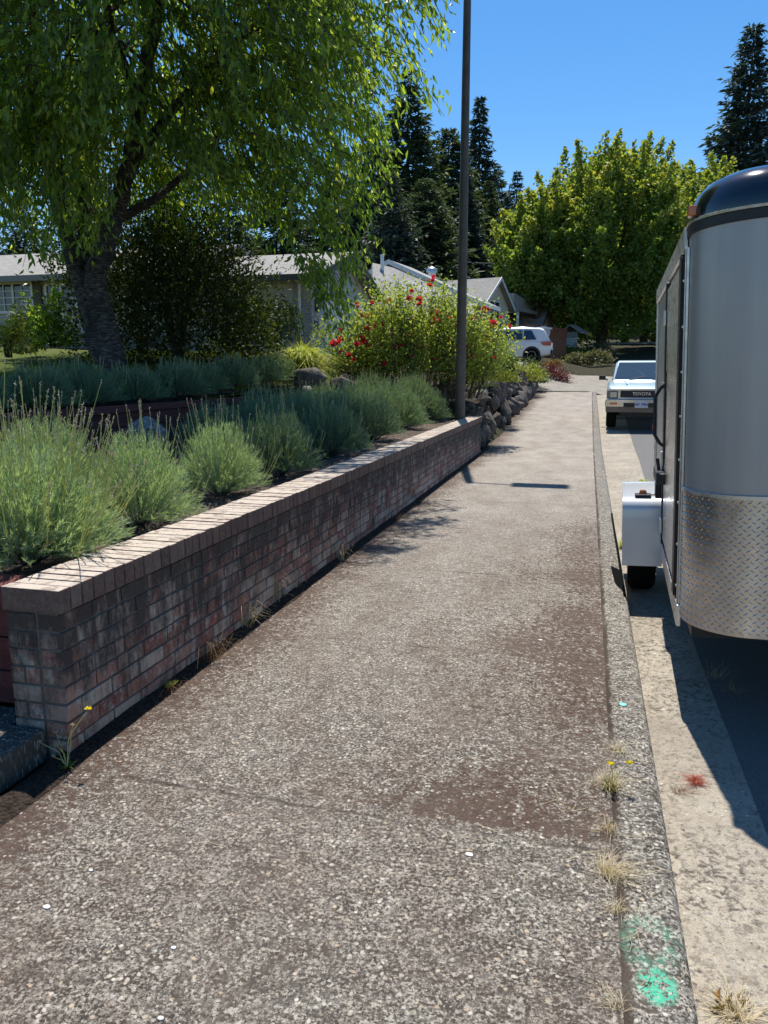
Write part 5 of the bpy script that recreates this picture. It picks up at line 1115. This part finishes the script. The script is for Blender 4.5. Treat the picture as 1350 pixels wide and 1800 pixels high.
# ------------------------------------------------------------------ weeds and litter
def weed(u, v, z, rad, h, n, mat, label, seed, cat='weed', group=None, w=.003, arch=.6):
    w *= .55; n = int(n*(.7 if group and 'wall' in group else 1.2)); h *= .8
    q = atz(u, v, z); return tuft('dry_grass_tuft' if mat in ('dry', 'straw_dark') else 'weed', (q[0], q[1], z-.004), rad, h, n, w, M[mat], label, cat, group, arch=arch, seed=seed, base=.35)
G1 = 'dry grass tufts along the foot of the brick wall'
for i, (u, v, rad, h, n, mt, lab) in enumerate([(370, 1160, .16, .22, 120, 'straw_dark', 'withered brown weed heap at the foot of the brick wall'), (430, 1105, .14, .30, 90, 'dry', 'dry grass at the wall foot above the withered brown heap'),
    (480, 1062, .14, .34, 90, 'dry', 'tall wispy dry grass halfway along the wall foot'), (520, 1035, .12, .30, 70, 'dry', 'thin dry grass next to the tall wispy tuft by the wall'),
    (600, 985, .14, .25, 60, 'dry', 'sparse dry grass by the wall where the bush shadow starts'), (300, 1215, .10, .12, 50, 'straw_dark', 'short withered stems by the green leaf at the wall foot'),
    (690, 912, .15, .15, 60, 'straw_dark', 'dark dead weed low on the wall foot far along'), (870, 772, .2, .12, 80, 'straw_dark', 'brown weed patch at the foot of the stone wall')]):
    weed(u, v, .012, rad, h, n, mt, lab, 200+i, 'dry grass', G1)
G2 = 'dry grass tufts in the curb joint'
for i, (u, v, rad, h, n, mt, lab) in enumerate([(1070, 1385, .09, .10, 130, 'dry', 'straw coloured grass tuft with a yellow flower in the curb joint'), (1068, 1535, .09, .06, 170, 'dry', 'matted straw tuft in the curb joint nearer the camera'),
    (1090, 1320, .07, .05, 60, 'dry', 'thin straw wisp in the curb joint behind the yellow flower'), (1082, 1600, .05, .05, 40, 'dry', 'small dry wisp on the joint above the green paint'),
    (1085, 1770, .05, .04, 30, 'dry', 'small dry wisp in the joint at the bottom edge'), (1070, 1460, .06, .06, 50, 'dry', 'loose straw wisp in the joint between two bigger tufts')]):
    weed(u, v, .006, rad, h, n, mt, lab, 230+i, 'dry grass', G2, w=.0022, arch=.85)
weed(1222, 1375, -.1, .05, .035, 160, 'redweed', 'small dark red creeping weed on the pale gutter', 250, w=.004, arch=.7)
weed(1195, 1390, -.1, .07, .02, 60, 'straw_dark', 'thin brown creeping stems beside the red weed', 251, w=.0025, arch=.9)
weed(1095, 962, -.1, .09, .12, 160, 'grassy', 'yellow green weed growing in the gutter behind the trailer fender', 252, w=.006)
weed(1128, 848, -.1, .12, .08, 120, 'grassy', 'small green weed at the road edge behind the fender top', 253, w=.008)
weed(1255, 1190, -.09, .14, .10, 30, 'dry', 'pale dry stalks in the shadow under the trailer', 254, w=.0025)
weed(1290, 1215, -.09, .12, .07, 30, 'dry', 'dry stalk cluster under the trailer nose farther right', 255, w=.0025)
weed(1295, 1785, -.1, .10, .035, 150, 'dry', 'heap of dry grass clippings on the gutter at the lower right corner', 256, w=.003, arch=.9)
# hawkbit plants with yellow heads
def hawkbit(u, v, z, heads, label, seed):
    q = atz(u, v, z); root = empty('hawkbit', (q[0], q[1], z), label=label, cat='wildflower'); r = random.Random(seed)
    rg = np.random.default_rng(seed); n = 26; a = rg.uniform(0, 2*np.pi, n); D = np.stack([np.cos(a), np.sin(a), rg.uniform(.1, .9, n)], 1)
    leaves('rosette', np.zeros((n, 3)), D, rg.uniform(.02, .06, n), .009, M['green'], root)
    st = MB()
    for (du, dv, kind) in heads:
        h_ = Vector(atd(u+du, v+dv, (Vector(q)-Vector(CP)).dot(Vector(FW))*.985))-root.location
        st.tube([(0,0,0), (h_.x*.35+r.uniform(-.01, .01), h_.y*.35, h_.z*.6), tuple(h_)], [.0022, .0017, .0013], 4, cap=False)
        m_ = 22; aa = rg.uniform(0, 2*np.pi, m_); ee = rg.uniform(.15, .9, m_); DD = np.stack([np.cos(aa)*np.cos(ee), np.sin(aa)*np.cos(ee), np.sin(ee)], 1)
        if kind: f = leaves('flower_head', np.zeros((m_, 3)), DD, .016, .007, M['yellow'], root, wide=.7)
        else: f = leaves('seed_head', np.zeros((m_, 3)), DD, .012, .004, M['dry'], root)
        f.location = h_
    st.build('stalk', M['lavstem'], root); return root
hawkbit(118, 1350, .012, [(37, -103, 1), (-48, -45, 0), (-18, -40, 0), (-20, -62, 0), (-25, -20, 0), (10, -75, 0)], 'spindly yellow flowered weed at the near end of the brick wall', 1)
hawkbit(1072, 1384, .008, [(1, -40, 1), (34, -42, 1)], 'low yellow flowered weed growing in the curb joint', 2)
m = MB(); st = 14
for k in range(70):
    uu, vv = random.choice([(1060, 1480), (1080, 1600), (1000, 1480), (1090, 1720), (900, 1500), (1050, 1400), (1180, 1500), (1150, 1420), (900, 1470), (980, 1250), (300, 1380), (1000, 1330)])
    q = atz(uu+random.gauss(0, 55), vv+random.gauss(0, 70), 0)
    if q[0] > .30: q[0] = .25
    a = random.uniform(0, 6.3); l = random.uniform(.03, .10); d = Vector((math.cos(a), math.sin(a), 0))*l
    m.tube([Vector((q[0], q[1], .012)), Vector((q[0], q[1], .016))+d*.5+Vector((d.y, -d.x, 0))*.1, Vector((q[0], q[1], .011))+d], .0011, 3)
tag(m.build('straw_litter', M['dry']), 'scattered thin dry straws lying on the sidewalk near the curb', 'straw', kind='stuff')
# little things on the ground
def disc(name, u, v, r, mat, label, cat, z=.006, asp=1.0, h=.004, seed=0, wob=.0):
    q = atz(u, v, z); m = MB(); rg = random.Random(seed); o = [(math.cos(k*.3927)*r*(1+rg.uniform(-wob, wob)), math.sin(k*.3927)*r*asp*(1+rg.uniform(-wob, wob))) for k in range(16)]
    m.loft([[(x, y, 0) for x, y in o], [(x, y, h*.7) for x, y in o], [(x*.8, y*.8, h) for x, y in o]]); return tag(m.build(name, mat, smooth=True, loc=(q[0], q[1], z-.001)), label, cat)
disc('survey_marker', 1095, 1238, .017, plain('mint_plastic', (.20,.62,.50), .4), 'round mint green survey disc on the curb', 'marker', h=.003)
M['pebw'] = plain('white_pebble', (.58,.57,.54), .8, var=.2, sc=90)
for i, (u, v, r, lab) in enumerate([(82, 1594, .011, 'white flat pebble at the lower left of the sidewalk'), (305, 1666, .008, 'small bright white pebble right of the lower left white pebble'), (950, 1125, .013, 'pale oval leaf fragment on the sidewalk left of the curb joint'), (825, 1502, .013, 'chalky white chip below the brown moss patch'), (160, 1530, .007, 'pale cream pebble near the left edge of the sidewalk'), (282, 1790, .008, 'white pebble at the bottom edge left of centre')]):
    disc('pebble', u, v, r, M['pebw'], lab, 'pebble', asp=.75, h=.0035, seed=i, wob=.15)
q = atz(290, 1215, .01); P = np.zeros((3, 3)); leaves('fallen_leaf', P+np.array([q[0], q[1], .03]), np.array([[.7, .5, .35], [.3, .9, .1], [-.3, .8, .2]]), .075, .035, M['lime']); tag(bpy.data.objects['fallen_leaf'], 'single light green leaf sprig lying against the wall foot', 'leaf')
q = atz(1283, 1765, -.1); rg = np.random.default_rng(5); leaves('dead_leaf', np.array([q+rg.normal(size=3)*.02*np.array([1, 1, .1])+np.array([0, 0, .02]) for _ in range(5)]), rg.normal(size=(5, 3)), .05, .03, M['orange']); tag(bpy.data.objects['dead_leaf'], 'curled orange brown dead leaves on the clippings at the lower right', 'leaf')
